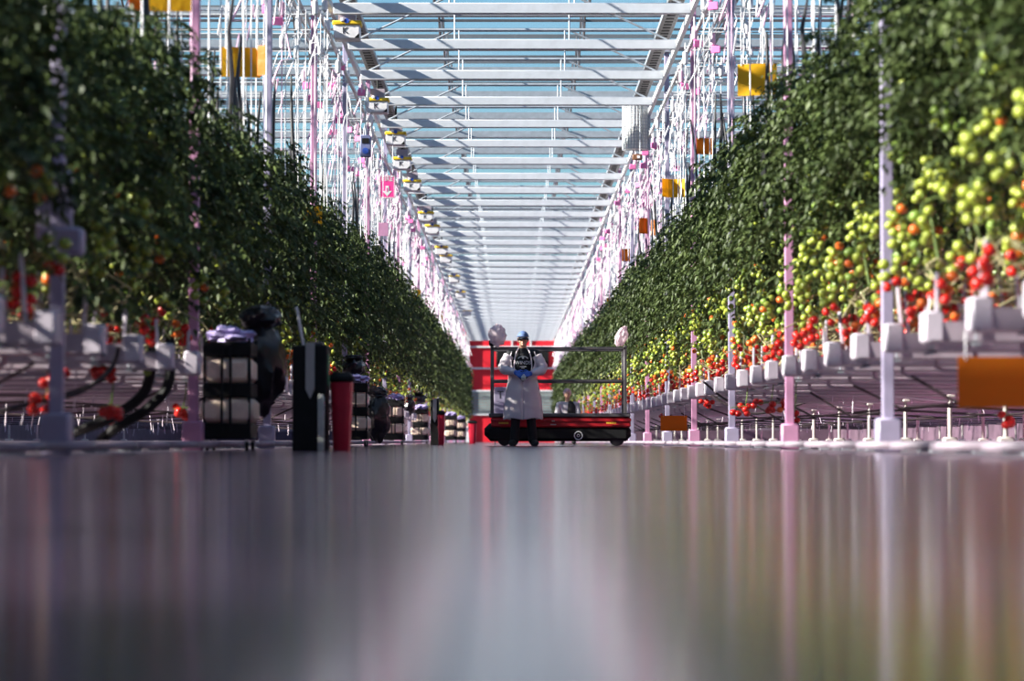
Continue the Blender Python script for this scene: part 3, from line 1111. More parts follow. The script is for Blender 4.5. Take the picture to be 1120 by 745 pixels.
card(456, 322, 70, .24, .26, M['yellowcard'], 'yellow', 'small amber sticky card above the far left canopy, nearer of two', 0.2)
card(481, 346, 92, .22, .36, M['yellowcard'], 'yellow', 'small yellow sticky card above the far left canopy, farther of two', 0.0)
card(1092, 418, 14.0, .44, .275, M['orangecard'], 'orange', 'large orange sticky card hanging below the nearest right gutters', 0.0, 0.0, True, .67)
card(737, 463, 42.8, .44, .25, M['orangecard'], 'orange', 'small orange sticky card hanging under the right gutters near the trolley', 0.0, 0.0, True, .67)

# ------------------------------------------------------------------ numbered white boxes under the left roof edge
bxs = [(380, 34, 35.5), (413, 116, 43.75), (433, 152, 48.6), (440, 179, 53), (451, 203, 57), (466, 237, 65.3), (473, 251, 69), (483, 274, 77), (488, 283, 80.7), (497, 305, 90.7), (504, 322, 101), (511, 342, 116)]
for k, (px, py, d) in enumerate(bxs):
    p = at(px, py, d)
    lab = f'white roof box with yellow top, {ORD[k]} nearest in the line under the left roof edge'
    e = empty('roof_motor_box', p, lab, 'box', 'white boxes under the left roof edge')
    MB().cbox((0, 0, -.03), (.36, .30, .20), .015).build('housing', M['cap'], e)
    b = MB(); b.cbox((0, -.01, .095), (.40, .32, .055), .012); b.box((0, 0, .2), (.24, .24, .16), 1)
    b.build('yellow_lid', [M['yellow'], M['gutter']], e)
    b = MB(); b.cyl((.0, -.175, .115), (0, -.13, .115), .035, 10, 0); b.cbox((-.06, -.16, .13), (.05, .05, .05), .008, 1)
    b.build('blue_knob', [M['blue'], M['cap']], e)
    b = MB(); b.add([(.10, -.152, -.12), (.17, -.152, -.12), (.17, -.152, -.05)], [(0, 1, 2)]); b.tube([(0, 0, .27), (0, 0, .62)], .02, 6)
    b.build('bracket', M['black'], e)
    if k < 6: text_part('letter', 'K', .13, M['darkprint'], e, (-.02, -.153, -.02))

# blue-grey control box, brown box, fan drum, pink signs
p = at(400, 160, 40.5)
e = empty('control_box', p, 'small blue-grey control box hung in the twine left of the aisle', 'control box')
MB().cbox((0, 0, 0), (.17, .12, .34), .012).build('housing', M['bluegrey'], e)
MB().cyl((0, -.07, -.08), (0, -.055, -.08), .05, 12).build('dial', M['blue'], e)
MB().box((0, -.062, .08), (.11, .01, .08)).build('display', M['black'], e)
MB().tube([(0, 0, .17), (0, 0, 5.6 - p.z + .05)], .012, 6).build('hanger_rod', M['steel'], e)
p = at(697, 172, 46)
e = empty('sensor_box', p, 'tiny brown sensor box below the white fan drum at the right roof edge', 'sensor')
MB().cbox((0, 0, 0), (.17, .1, .10), .01).build('housing', M['brown'], e)
MB().box((.02, -.055, 0), (.05, .01, .05)).build('label_plate', M['cap'], e)
MB().tube([(.05, 0, .05), (.05, 0, 5.9 - p.z)], .01, 6).build('hanger_rod', M['steel'], e)
p = at(696, 138, 47)
e = empty('fan_drum', p, 'white meshed fan drum hanging under the right roof edge', 'fan')
b = MB()
n = 28
for k in range(n):
    q = 2 * PI * k / n
    b.tube([(.25 * math.cos(q), .25 * math.sin(q), -.44), (.25 * math.cos(q), .25 * math.sin(q), .44)], .008, 4)
for j in range(15):
    z = -.42 + j * .06
    b.tube([(.25 * math.cos(2 * PI * k / n), .25 * math.sin(2 * PI * k / n), z) for k in range(n + 1)], .007, 4, cap=False)
b.build('mesh_guard', M['steel'], e)
MB().lathe([(.21, -.42), (.215, -.2), (.215, .2), (.2, .42)], n=24).build('drum', M['fanmesh'], e)
MB().cyl((0, 0, -.3), (0, 0, .36), .09, 14).build('motor', M['gutter'], e)
MB().tube([(0, 0, .4), (0, 0, 6.2 - p.z)], .02, 6).build('hanger_rod', M['steel'], e)

p = at(423.5, 204.5, 46.6)
e = empty('fire_sign', p, 'bright pink fire sign with white dashed border and down arrow, left of aisle', 'sign')
W_, H_ = .285, .415
MB().cbox((0, 0, 0), (W_, .02, H_), .004).build('sign_board', M['pinksign'], e)
b = MB()
for k in range(9):
    for zz in (-H_ / 2 + .012, H_ / 2 - .012):
        b.box((-W_ / 2 + .02 + k * (W_ - .04) / 8, -.012, zz), (.02, .004, .022))
for k in range(13):
    for xx in (-W_ / 2 + .012, W_ / 2 - .012):
        b.box((xx, -.012, -H_ / 2 + .02 + k * (H_ - .04) / 12), (.022, .004, .02))
b.build('dashed_border', M['print'], e)
b = MB()
b.box((0, -.012, -.03), (.06, .004, .10)); b.add([(-.085, -.013, -.075), (.085, -.013, -.075), (0, -.013, -.17)], [(0, 2, 1)])
b.box((0, -.0145, -.05), (.022, .003, .07), 1)
b.build('down_arrow', [M['print'], M['pinksign']], e, smooth=False)
text_part('sign_text', 'FIRE', .115, M['print'], e, (0, -.012, .14))
MB().tube([(-.1, 0, .23), (-.1, 0, 5.62 - p.z)], .006, 4).tube([(.1, 0, .23), (.1, 0, 5.62 - p.z)], .006, 4).build('hanger_string', M['twine'], e)
p = at(419, 251, 46.2)
e = empty('pink_tag', p, 'plain pale pink square tag hung below the fire sign', 'tag')
MB().cbox((0, 0, 0), (.19, .01, .24), .004).build('tag_card', M['pink'], e)
MB().tube([(0, 0, .11), (0, 0, 5.6 - p.z)], .005, 4).build('hanger_string', M['twine'], e)

# ------------------------------------------------------------------ carts, bags, bins, cabinets left of the aisle
def crumple(b, c, r, amp, seed, mi=0, n=26, m=18, fr=7.0, tie=0.0):
    vs0 = len(b.v)
    b.ell((0, 0, 0), (1, 1, 1), n, m, mi)
    for k in range(vs0, len(b.v)):
        v = Vector(b.v[k])
        g = 1 + amp * noise.noise(v * fr * .35 + Vector((seed, seed * 2, 0))) + amp * .6 * abs(noise.noise(v * fr * .9 + Vector((0, seed, seed))))
        w = 1.0
        if tie and v.z > .35: w = max(.2, 1 - (v.z - .35) * tie)
        b.v[k] = (c[0] + v.x * r[0] * g * w, c[1] + v.y * r[1] * g * w, c[2] + v.z * r[2] * g)
    return b

caster_b = MB(); caster_b.cyl((-.012, 0, .035), (.012, 0, .035), .035, 14, 0); caster_b.box((0, .01, .075), (.035, .04, .03), 1); caster_b.box((.017, .005, .05), (.005, .03, .06), 1); caster_b.box((-.017, .005, .05), (.005, .03, .06), 1)
caster_me = caster_b.mesh('caster', [M['rubber'], M['chrome']])
def cart(x, y, lab, sack_word, big=1.0, bag=True, cloth=True):
    w, d, h = .37, .55, .86
    e = empty('picking_cart', (x, y, 0), lab, 'cart', 'black picking carts along the left crop')
    b = MB()
    for sx in (-1, 1):
        for sy in (-1, 1):
            b.box((sx * w / 2, sy * d / 2, .09 + h / 2), (.022, .022, h - .04))
        b.box((sx * w / 2, 0, .12), (.022, d, .02)); b.box((0, sx * d / 2, .12), (w, .022, .02))
    b.build('frame', M['black'], e)
    for z, t in ((.16, .13), (.50, .12), (.84, .12)):
        MB().cbox((0, 0, z), (w + .03, d + .03, t), .01).build('shelf_tray', M['black'], e)
    b = MB()
    for q in (-1, 1): b.box((q * .035, -d / 2 - .055, .5), (.022, .015, .70))
    b.build('front_bar', M['black'], e)
    for sx in (-1, 1):
        for sy in (-1, 1):
            link('caster', caster_me, e, (sx * (w / 2 - .02), sy * (d / 2 - .03), 0))
    for k, (z, ww) in enumerate(((.33, .44), (.665, .40))):
        b = MB(); b.cbox((0, 0, 0), (ww * big, d * 1.07, .215), .045)
        o = b.build('cream_sack', M['cream'], None, (x, y, z))
        tag(o, f'cream cloth sack on the {"lower" if k == 0 else "upper"} shelf of the {sack_word}', 'sack', 'cream sacks on the picking carts')
    if cloth:
        b = MB(); crumple(b, (0, 0, .0), (.17, .25, .075), .5, x * 3.1 + y)
        o = b.build('plastic_sheet', M['lilaccloth'], None, (x, y, .955))
        tag(o, f'crumpled lilac plastic sheet on top of the {sack_word}', 'plastic sheet')
cart(-2.36, 21.7, 'black two-tier picking cart nearest the camera, beside a full black bag', 'cart nearest the camera')
cart(-2.26, 37.2, 'black picking cart partly hidden behind the red lidded bin', 'cart behind the nearer red bin')
cart(-2.40, 52.7, 'black picking cart with a flat lilac top, third along the left crop', 'third cart along the left crop')
cart(-2.40, 68.0, 'black picking cart just left of the farther dark cabinet', 'cart beside the farther dark cabinet', 1.15)
cart(-2.02, 86.0, 'distant black picking cart, nearer one of the far pair on the left', 'nearer cart of the far pair')
cart(-1.98, 100.0, 'distant black picking cart, farther one of the far pair on the left', 'farther cart of the far pair')

def bagobj(px, py, d, r, seed, lab):
    p = at(px, py, d)
    e = empty('rubbish_bag', p, lab, 'bag', 'black rubbish bags by the carts')
    crumple(MB(), (0, 0, 0), r, .28, seed, tie=.5).build('bag_body', M['blackbag'], e)
    b = MB(); crumple(b, (0, 0, r[2] * .98), (r[0] * .8, r[1] * .8, r[2] * .26), .32, seed + 3)
    b.build('bag_rim', M['blackbag'], e)
    MB().tube([(0, .02, r[2] * .9), (0, .06, r[2] * 1.05), (0, .30, r[2] * 1.05)], .012, 6).build('bag_hook', M['steel'], e)
    return e
bagobj(284, 398, 22.25, (.21, .2, .40), 2.0, 'big full black rubbish bag hanging beside the cart nearest the camera')
bagobj(386, 402, 38.4, (.17, .2, .15), 5.0, 'slumped black rubbish bag over the cart behind the nearer red bin')
bagobj(412, 455, 46, (.22, .2, .42), 8.0, 'black rubbish bag sagging low between the second and third carts')
bagobj(447, 444, 63.5, (.16, .2, .22), 9.0, 'small black rubbish bag behind the third cart')
bagobj(455, 436, 70, (.26, .2, .14), 12.0, 'black rubbish bag topping the cart beside the farther cabinet')

def cabinet(x, y, w, h, d, lab, blade=True, seed=0):
    e = empty('tool_cabinet', (x, y, 0), lab, 'cabinet', 'dark cabinets along the left aisle edge')
    MB().cbox((0, 0, h / 2), (w, d, h), .01).build('body', M['black'], e)
    MB().box((w / 2 + .003, -d * .1, h * .77), (.01, d * .5, h * .3)).build('green_edge', M['greenstrip'], e)
    b = MB()
    prof = [(-.037, h + .02), (.037, h + .02), (.037, h - .36), (0.0, h - .44), (-.037, h - .36)]
    vs = [(px_, -d / 2 - .03, pz) for px_, pz in prof] + [(px_, -d / 2 - .005, pz) for px_, pz in prof]
    n = 5
    b.add(vs, [tuple(range(n)), tuple(range(n, 2 * n))[::-1]] + [(k, k + n, (k + 1) % n + n, (k + 1) % n) for k in range(n)])
    o = b.build('steel_blade', M['chrome'], e, loc=(0.005, 0, 0), smooth=False)
    b = MB(); b.cbox((.04, 0, h + .015), (.12, .2, .03), .01); b.build('top_tray', M['grey'], e)
    return e
cabinet(-1.66, 21.4, .285, .865, .32, 'tall black cabinet with a pointed steel blade on its front')
cabinet(-1.50, 50.3, .16, .87, .30, 'farther tall dark cabinet beside the second red bin')
b = MB(); b.tube([(0, 0, 0), (-.055, 0, .30)], .012, 8); b.ell((-.057, 0, .305), (.014, .014, .014), 10, 6)
o = b.build('white_rod', M['cap'], None, at(332, 378, 21.3)); tag(o, 'thin white rod sticking up from the tall black cabinet', 'rod')

def bin_(x, y, w, h, lab, dep=.2):
    e = empty('waste_bin', (x, y, 0), lab, 'bin', 'red lidded bins along the left aisle edge')
    b = MB()
    z1 = h * .9
    bot, top = w * .36, w * .47
    prof = []
    for (z, q) in ((0, bot * .96), (.02, bot), (z1 * .5, (bot + top) / 2), (z1, top)):
        for k in range(24):
            a = 2 * PI * k / 24
            ca, sa = math.cos(a), math.sin(a)
            f = 1 / (abs(ca) ** 5 + abs(sa) ** 5) ** .2
            b.v.append((q * ca * f, q * sa * f * dep / w * 2.0, z))
    for i in range(3):
        for k in range(24):
            p, q = i * 24 + k, i * 24 + (k + 1) % 24
            b.f.append((p, q, q + 24, p + 24)); b.m.append(0)
    b.f.append(tuple(range(24))[::-1]); b.m.append(0)
    b.build('bin_body', M['redbin'], e)
    b = MB(); b.cbox((0, 0, h * .95), (w * 1.04, dep * 2 * 1.04, h * .10), .02); b.cbox((0, 0, h * 1.0), (w * .8, dep * 1.5, h * .06), .015)
    b.build('lid', M['black'], e)
bin_(-1.42, 21.6, .20, .63, 'tall red bin with a black lid, beside the blade-fronted cabinet', .15)
bin_(-1.36, 49.8, .15, .64, 'red bin with a dark lid beside the farther dark cabinet', .14)
bin_(-1.10, 72.0, .25, .62, 'lone farthest red bin near the end of the left crop', .16)
b = MB(); b.cbox((0, 0, .22), (.052, .05, .44), .006); b.cbox((0, 0, .45), (.04, .04, .02), .004)
o = b.build('slim_canister', M['palegreen'], None, (-1.555, 21.1, 0)); tag(o, 'slim pale grey-green canister standing before the red bin and black cabinet', 'canister')

# black hoses
def hose(pts, r, lab, m='black', grp=None):
    b = MB()
    P = [Vector(p) for p in pts]
    out = []
    for i in range(len(P) - 1):
        p0, p1, p2, p3 = P[max(i - 1, 0)], P[i], P[i + 1], P[min(i + 2, len(P) - 1)]
        for k in range(6):
            t = k / 6
            out.append(.5 * ((2 * p1) + (-p0 + p2) * t + (2 * p0 - 5 * p1 + 4 * p2 - p3) * t * t + (-p0 + 3 * p1 - 3 * p2 + p3) * t ** 3))
    out.append(P[-1])
    b.tube(out, r, 8)
    o = b.build('irrigation_hose', M[m]); tag(o, lab, 'hose', grp)
hose([at(168, 372, 19), at(160, 425, 19), at(130, 452, 19), at(95, 468, 19), at(60, 480, 19.2)], .04, 'thick black hose curving down under the nearest left gutters, outer one')
hose([at(186, 370, 19.4), at(184, 420, 19.4), at(160, 448, 19.4), at(130, 466, 19.4), at(110, 482, 19.6)], .04, 'thick black hose curving down under the nearest left gutters, inner one')
hose([at(836, 150, 26), at(838, 215, 26), at(846, 258, 26), at(862, 276, 26), at(885, 277, 26)], .04, 'black hose loop dipping out of the right leaves')
hose([at(860, 150, 25.4), at(866, 210, 25.4), at(882, 250, 25.4), at(905, 268, 25.4)], .035, 'shorter black hose among the right leaves behind the looping hose')
hose([at(770, 425, 34), at(790, 440, 34), at(820, 452, 34), at(850, 449, 34), at(900, 437, 34), at(960, 440, 34)], .016, 'dry brown vine drooping under the right gutters, lower one', 'drystem')
hose([at(770, 418, 33), at(800, 440, 33), at(840, 440, 33), at(880, 432, 33), at(950, 428, 33)], .014, 'dry brown vine drooping under the right gutters, upper one', 'drystem')
hose([at(0, 450, 17), at(40, 440, 17), at(85, 430, 17), at(120, 405, 17), at(130, 380, 17)], .016, 'dry vine drooping across the nearest left column', 'drystem')

# fallen fruit clusters hanging under the gutters
def low_truss(px, py, d, n, kinds, lab, seed, spread=.16):
    r = random.Random(seed)
    sd = 1 if px > 560 else -1
    d = rowy(sd, round((d - rowy(sd, 0)) / ROWP))
    p = at(px, py, d)
    e = empty('tomato_cluster', p, lab, 'tomato cluster', 'tomato clusters hanging below the gutters')
    b = MB(); b.tube([(0, 0, .0), (.02, 0, .12), (.03, .0, max(.14, GZ[sd] - .10 - p.z))], .006, 5); b.tube([(-spread, 0, 0), (0, 0, .02), (spread, 0, 0)], .005, 5)
    b.build('stalk', M['greenstem'], e)
    for k in range(n):
        o = link('tomato', TOM[r.choice(kinds)], e, (r.uniform(-spread, spread), r.uniform(-.05, .05), r.uniform(-.07, .03)))
        q = r.uniform(.034, .042); o.scale = (q, q, q)
low_truss(843, 442, 26.5, 9, ['t_red', 't_red', 't_orange'], 'glossy red tomato cluster under the right gutters beside the pink column', 1)
low_truss(815, 446, 28.5, 8, ['t_red'], 'dark red tomato cluster left of the glossy one under the right gutters', 2)
low_truss(771, 441, 34, 6, ['t_red'], 'red tomato cluster hanging below the gutter near two thin vines, right side', 3, .1)
low_truss(728, 455, 44, 6, ['t_red'], 'red tomato cluster above the small orange card under the right gutters', 4, .1)
low_truss(868, 455, 25, 4, ['t_red'], 'few red tomatoes right of the pink column under the gutters', 5, .05)
low_truss(1100, 455, 20, 5, ['t_red'], 'red tomatoes below the large orange sticky card', 6, .05)
low_truss(113, 403, 17.6, 8, ['t_red'], 'red tomato cluster hanging at gutter level beside the left lilac column', 7, .06)
low_truss(60, 407, 15.5, 6, ['t_red'], 'red tomato cluster below the nearest left gutters, by the lilac column', 8, .07)
low_truss(50, 438, 16, 6, ['t_red'], 'low red tomato cluster left of the left lilac column foot', 9, .1)
low_truss(120, 445, 18, 6, ['t_red'], 'low dim red tomato cluster between the left hoses', 10, .06)
low_truss(158, 397, 18.8, 7, ['t_green', 't_yellow'], 'green tomato cluster under the left gutters', 11, .07)
low_truss(200, 448, 21.5, 6, ['t_red'], 'small red tomato cluster beside the left pink column', 12, .08)
low_truss(120, 455, 20.5, 5, ['t_red'], 'dim red tomato cluster just above the left pipe rails', 13, .1)

# ------------------------------------------------------------------ trolley
TY = 40.6
e = empty('platform_trolley', (0.74, TY, 0), 'red and black platform trolley with grey guard rails across the aisle', 'trolley')
b = MB(); b.cbox((0, 0, .475), (2.2, .8, .06), .012); b.build('deck', M['grey'], e)
b = MB()
b.cbox((.02, 0, .365), (2.17, .78, .155), .02)
b.cbox((.02, -.39, .40), (2.18, .03, .05), .008)
b.build('red_panel', M['redpaint'], e)
b = MB(); b.cbox((-.02, 0, .185), (2.20, .76, .23), .05); b.cbox((-1.0, 0, .22), (.34, .78, .26), .08); b.cbox((.95, 0, .2), (.32, .74, .22), .06)
b.build('chassis', M['black'], e)
for sx, xx in ((-1, -.86), (1, .90)):
    for sy in (-1, 1):
        w = MB(); w.tube([(0, -.05, 0), (0, -.04, 0), (0, .04, 0), (0, .05, 0)], [.085, .105, .105, .085], 20); w.cyl((0, -.055, 0), (0, .055, 0), .04, 12)
        w.build('wheel', M['rubber'], e, (xx, sy * .30, .105))
for sx, xx in ((-1, -1.05), (1, 1.02)):
    for sy in (-1, 1):
        MB().cbox((xx, sy * .37, 1.02), (.05, .04, 1.08), .006).build('rail_post', M['grey'], e)
for sy in (-1, 1):
    MB().cbox((-.015, sy * .37, 1.515), (2.1, .04, .045), .008).build('guard_rail', M['grey'], e)
    MB().cbox((-.015, sy * .37, 1.01), (2.1, .035, .04), .008).build('guard_rail', M['grey'], e)
b = MB(); b.tube([(.062 * math.cos(2 * PI * k / 20), -.0, .062 * math.sin(2 * PI * k / 20)) for k in range(21)], .009, 6, cap=False)
b.tube([(.02 * math.cos(2 * PI * k / 12), -.0, .02 * math.sin(2 * PI * k / 12)) for k in range(13)], .006, 6, cap=False)
b.build('ring_emblem', M['print'], e, (.29, -.39, .16))
for xx in (-.87, .80):
    b = MB()
    for k in range(6): b.box((xx - .065 + .026 * k, -.413, .355), (.018, .006, .026))
    o = b.build('yellow_lettering', M['yellowprint'], e)
b = MB(); b.cbox((-.1, -.42, .385), (.05, .01, .012), .002); b.cbox((-.1, -.42, .33), (.09, .01, .014), .002); b.build('silver_badge', M['chrome'], e)
b = MB(); b.cbox((-1.05, -.37, 1.60), (.10, .08, .10), .02); b.build('black_cap', M['black'], e)
def film(px, py, d, r, seed, lab, name):
    b = MB(); crumple(b, (0, 0, 0), r, .3, seed, fr=9)
    o = b.build(name, M['bag'], None, at(px, py, d)); tag(o, lab, 'plastic bag')
film(544, 367, 40.1, (.13, .12, .16), 3.3, 'puffed pinkish clear bag on the left rail post of the trolley', 'plastic_bag')
b = MB(); crumple(b, (0, 0, 0), (.085, .08, .155), .4, 4.1, fr=8, tie=1.0)
o = b.build('plastic_bag', M['bag'], None, at(680, 368, 40.1)); tag(o, 'pointed pinkish white bag on the right rail post of the trolley', 'plastic bag')
o.rotation_euler = (0, .35, 0)

# white poster board behind the trolley
p = at(551, 439, 60)
e = empty('notice_board', (p.x, p.y, 0), 'pale lilac notice board with dark writing behind the trolley, left of the worker', 'board')
MB().cbox((0, 0, p.z), (.46, .04, .66), .01).build('board_face', M['lilac'], e)
text_part('board_text', 'T', .26, M['darkprint'], e, (-.08, -.022, p.z + .14))
b = MB(); b.box((.08, -.022, p.z + .06), (.10, .004, .035), ry=-.25); b.build('board_mark', M['darkprint'], e)
b = MB()
for q in (-1, 1): b.box((q * .2, .03, p.z / 2), (.03, .03, p.z)); b.box((q * .2, .03, .015), (.04, .3, .03))
b.build('board_stand', M['grey'], e)

# ------------------------------------------------------------------ people
def remesh(b, name, m, parent, voxel=.009, smooth=6, loc=(0, 0, 0)):
    me = b.mesh(name + '_raw', m)
    o = bpy.data.objects.new(name, me); C.objects.link(o)
    md = o.modifiers.new('r', 'REMESH'); md.mode = 'VOXEL'; md.voxel_size = voxel; md.use_smooth_shade = True
    sm = o.modifiers.new('s', 'SMOOTH'); sm.factor = .5; sm.iterations = smooth
    dg = bpy.context.evaluated_depsgraph_get()
    me2 = bpy.data.meshes.new_from_object(o.evaluated_get(dg))
    o.modifiers.clear()
    o.data = me2
    me2.name = name
    if not me2.materials: me2.materials.append(m)
    me2.polygons.foreach_set('use_smooth', [True] * len(me2.polygons))
    o.parent = parent; o.location = loc
    return o

def hand(b, wrist, dirv, up, thumb_side, s=1.0, curl=.5):
    """palm, four curled fingers of unequal length and a thumb from the side of the palm"""
    wv = Vector(wrist); d = Vector(dirv).normalized(); u = Vector(up).normalized()
    w = d.cross(u).normalized() * thumb_side
    pc = wv + d * .045 * s
    for k in range(4):
        off = w * (.030 - .020 * k) * s
        b.caps(wv + off * .6, wv + d * .085 * s + off, .015 * s, .013 * s, n=10)
        L = (.070, .080, .074, .058)[k] * s
        p0 = wv + d * .088 * s + off * 1.05
        a1, a2, a3 = curl * .6, curl * 1.3, curl * 1.9
        p = p0
        for j, (a, f) in enumerate(((a1, .45), (a2, .32), (a3, .23))):
            q = p + (d * math.cos(a) - u * math.sin(a)) * L * f
            b.caps(p, q, (.0098 - .001 * j) * s, (.0092 - .001 * j) * s, n=10)
            p = q
    t0 = wv + d * .025 * s + w * .030 * s
    t1 = t0 + (w * .8 + d * .6 - u * .2).normalized() * .036 * s
    t2 = t1 + (w * .25 + d * .9 - u * .45).normalized() * .03 * s
    b.caps(t0, t1, .013 * s, .011 * s, n=10); b.caps(t1, t2, .011 * s, .009 * s, n=10)

PX, PY = at(572, 488, 39.4).x, 39.4
pe = empty('person', (PX, PY, 0), 'worker in blue cap, sunglasses, white plastic gown and blue gloves before trolley', 'person')
SHO = ((-.195, .02, 1.40), (.195, .02, 1.40)); ELB = ((-.325, -.02, 1.17), (.32, -.02, 1.16)); WRI = ((-.115, -.215, 1.115), (.115, -.215, 1.095))
b = MB()
b.ell((0, 0, 1.625), (.076, .095, .112)); b.ell((0, -.025, 1.575), (.058, .07, .07))
b.caps((0, -.095, 1.63), (0, -.112, 1.597), .009, .015); b.ell((-.077, .01, 1.615), (.014, .024, .032)); b.ell((.077, .01, 1.615), (.014, .024, .032))
b.ell((0, -.085, 1.535), (.024, .02, .018)); b.ell((-.038, -.07, 1.59), (.026, .024, .024)); b.ell((.038, -.07, 1.59), (.026, .024, .024)); b.ell((0, -.094, 1.563), (.026, .012, .012))
b.caps((0, .02, 1.40), (0, .0, 1.56), .058, .054)
b.ell((0, .02, 1.28), (.16, .10, .19)); b.caps((-.16, .02, 1.405), (.16, .02, 1.405), .055, .055); b.ell((0, .02, 1.05), (.14, .095, .2)); b.ell((0, .02, .92), (.15, .10, .12))
LEG = (((-.085, .02, .9), (-.105, .0, .50), (-.13, .03, .09)), ((.085, .02, .9), (.115, .0, .50), (.15, .03, .09)))
for L in LEG:
    b.caps(L[0], L[1], .085, .056); b.caps(L[1], L[2], .055, .038); b.caps((L[2][0], L[2][1], .05), (L[2][0] * 1.25, -.12, .04), .04, .035)
for k in (0, 1):
    b.caps(SHO[k], ELB[k], .05, .04); b.caps(ELB[k], WRI[k], .04, .028)
remesh(b, 'body', M['skin'], pe, .010)
# gloves
for k, sg in ((0, 1), (1, -1)):
    b = MB()
    w = Vector(WRI[k]); el = Vector(ELB[k])
    d = Vector((sg * .75, -.35, -.40 if k == 0 else -.12))
    b.caps(w - (w - el).normalized() * .075, w, .036, .031)
    hand(b, w, d, Vector((0, -1, .25)) if k == 0 else Vector((0, -1, .35)), -sg if k == 0 else -sg, 1.12, .45)
    o = remesh(b, 'glove', M['glove'], pe, .0052, 3)
# trousers, shoes
b = MB()
b.ell((0, .02, .93), (.165, .115, .13))
for L in LEG:
    b.caps(L[0], L[1], .098, .075); b.caps(L[1], (L[2][0], L[2][1], .09), .075, .072)
remesh(b, 'trousers', M['shirt'], pe, .012)
for L in LEG:
    b = MB(); x = L[2][0]; sx = 1 if x > 0 else -1
    b.caps((x, .05, .055), (x + sx * .05, -.15, .045), .052, .045); b.caps((x, .03, .06), (x, .02, .12), .05, .05); b.cbox((x + sx * .025, -.05, .014), (.10, .28, .028), .01)
    remesh(b, 'shoe', M['rubber'], pe, .009, 3)
# shirt
b = MB()
b.ell((0, .02, 1.28), (.178, .118, .20)); b.caps((-.165, .02, 1.405), (.165, .02, 1.405), .066, .066); b.ell((0, .02, 1.05), (.16, .112, .2)); b.caps((0, .02, 1.42), (0, .012, 1.475), .075, .062)
for k in (0, 1): b.caps(SHO[k], [SHO[k][j] * .55 + ELB[k][j] * .45 for j in range(3)], .068, .060)
remesh(b, 'shirt', M['shirt'], pe, .010)
# print on the chest
text_part('shirt_text', 'WINDS', .074, M['print'], pe, (.0, -.116, 1.262), extrude=.008)
b = MB()
for k in range(9):
    a = PI * (0.12 + .76 * k / 8)
    b.box((.075 * math.cos(a), -.100, 1.315 + .045 * math.sin(a)), (.014, .012, .012), ry=0)
b.box((0, -.104, 1.205), (.10, .012, .010)); b.box((0, -.104, 1.182), (.05, .012, .008))
st = []
for k in range(10):
    r = .022 if k % 2 == 0 else .010
    st.append((r * math.sin(2 * PI * k / 10), -.106, 1.338 + r * math.cos(2 * PI * k / 10)))
b.add(st, [tuple(range(10))])
b.build('shirt_emblem', M['print'], pe, smooth=False)
# gown
NA, NZ = 44, 40
b = MB()
vs, fs = [], []
for i in range(NZ + 1):
    z = 1.44 - (1.44 - .41) * i / NZ
    op = float(np.interp(z, [.41, .98, 1.06, 1.2, 1.44], [.0, .0, .45, .80, 1.0]))
    rx = float(np.interp(z, [.41, .6, .85, 1.02, 1.2, 1.35, 1.44], [.300, .285, .25, .215, .225, .235, .195]))
    ry = float(np.interp(z, [.41, .6, .85, 1.02, 1.2, 1.35, 1.44], [.20, .19, .18, .15, .155, .15, .115]))
    for k in range(NA + 1):
        a = -PI / 2 + op + (2 * PI - 2 * op) * k / NA
        wob = 1 + .045 * noise.noise(Vector((math.cos(a) * 4, math.sin(a) * 4, z * 2.2))) + (.035 * math.sin(a * 11 + 2 * z) * (1.1 - z if z < 1.0 else .1))
        vs.append((rx * wob * math.cos(a), .02 + ry * wob * math.sin(a), z + .012 * math.sin(a * 5) * (i / NZ)))
for i in range(NZ):
    for k in range(NA):
        p = i * (NA + 1) + k
        fs.append((p, p + 1, p + NA + 2, p + NA + 1))
b.add(vs, fs)
# sleeves
for k in (0, 1):
    S, E, W = Vector(SHO[k]), Vector(ELB[k]), Vector(WRI[k])
    S = S.lerp(E, .12)
    path, rs = [], []
    for j in range(25):
        t = j / 24
        p = (S.lerp(E, t / .52) if t < .52 else E.lerp(W, (t - .52) / .48))
        if .38 < t < .66:
            q = (t - .38) / .28
            p = S.lerp(E, .73).lerp(E, q).lerp(E.lerp(W, .29), q * q * .7 + .3 * q)
        path.append(p)
        rs.append(float(np.interp(t, [0, .2, .5, .75, 1], [.082, .082, .080, .066, .040])) * (1 + .045 * math.sin(j * 1.3 + k)))
    b.tube(path, rs, 18, 0, cap=False)
# straps and cord at the waist
for sg in (-1, 1):
    b.tube([(sg * .058, .0, 1.50), (sg * .098, -.07, 1.43), (sg * .125, -.10, 1.33), (sg * .135, -.115, 1.2), (sg * .115, -.14, 1.06)], .010, 6)
g = b.build('gown', M['gown'], pe)
md = g.modifiers.new('thick', 'SOLIDIFY'); md.thickness = .004
# head gear
b = MB()
n, m_ = 24, 9
vs, fs = [], []
for i in range(m_ + 1):
    th = PI / 2 * i / m_
    for k in range(n):
        a = 2 * PI * k / n
        vs.append((.088 * math.sin(th) * math.cos(a), .005 + .108 * math.sin(th) * math.sin(a), 1.662 + .09 * math.cos(th)))
for i in range(m_):
    for k in range(n):
        p, q = i * n + k, i * n + (k + 1) % n
        fs.append((p, p + n, q + n, q))
b.add(vs, fs); b.tube([(.089 * math.cos(2 * PI * k / n), .005 + .109 * math.sin(2 * PI * k / n), 1.664) for k in range(n + 1)], .006, 6, cap=False)
b.ell((0, .005, 1.753), (.008, .008, .006), 8, 6)
b.build('cap', M['cap_blue'], pe)
b = MB(); vs = []
for i in range(4):
    for k in range(13):
        a = -PI * (.1 + .8 * k / 12); r = 1 + i * .20
        vs.append((.086 * (1 + i * .03) * math.cos(a), -.0 + .105 * math.sin(a) * r, 1.662 - .010 * i - .028 * abs(math.cos(a)) ** 2))
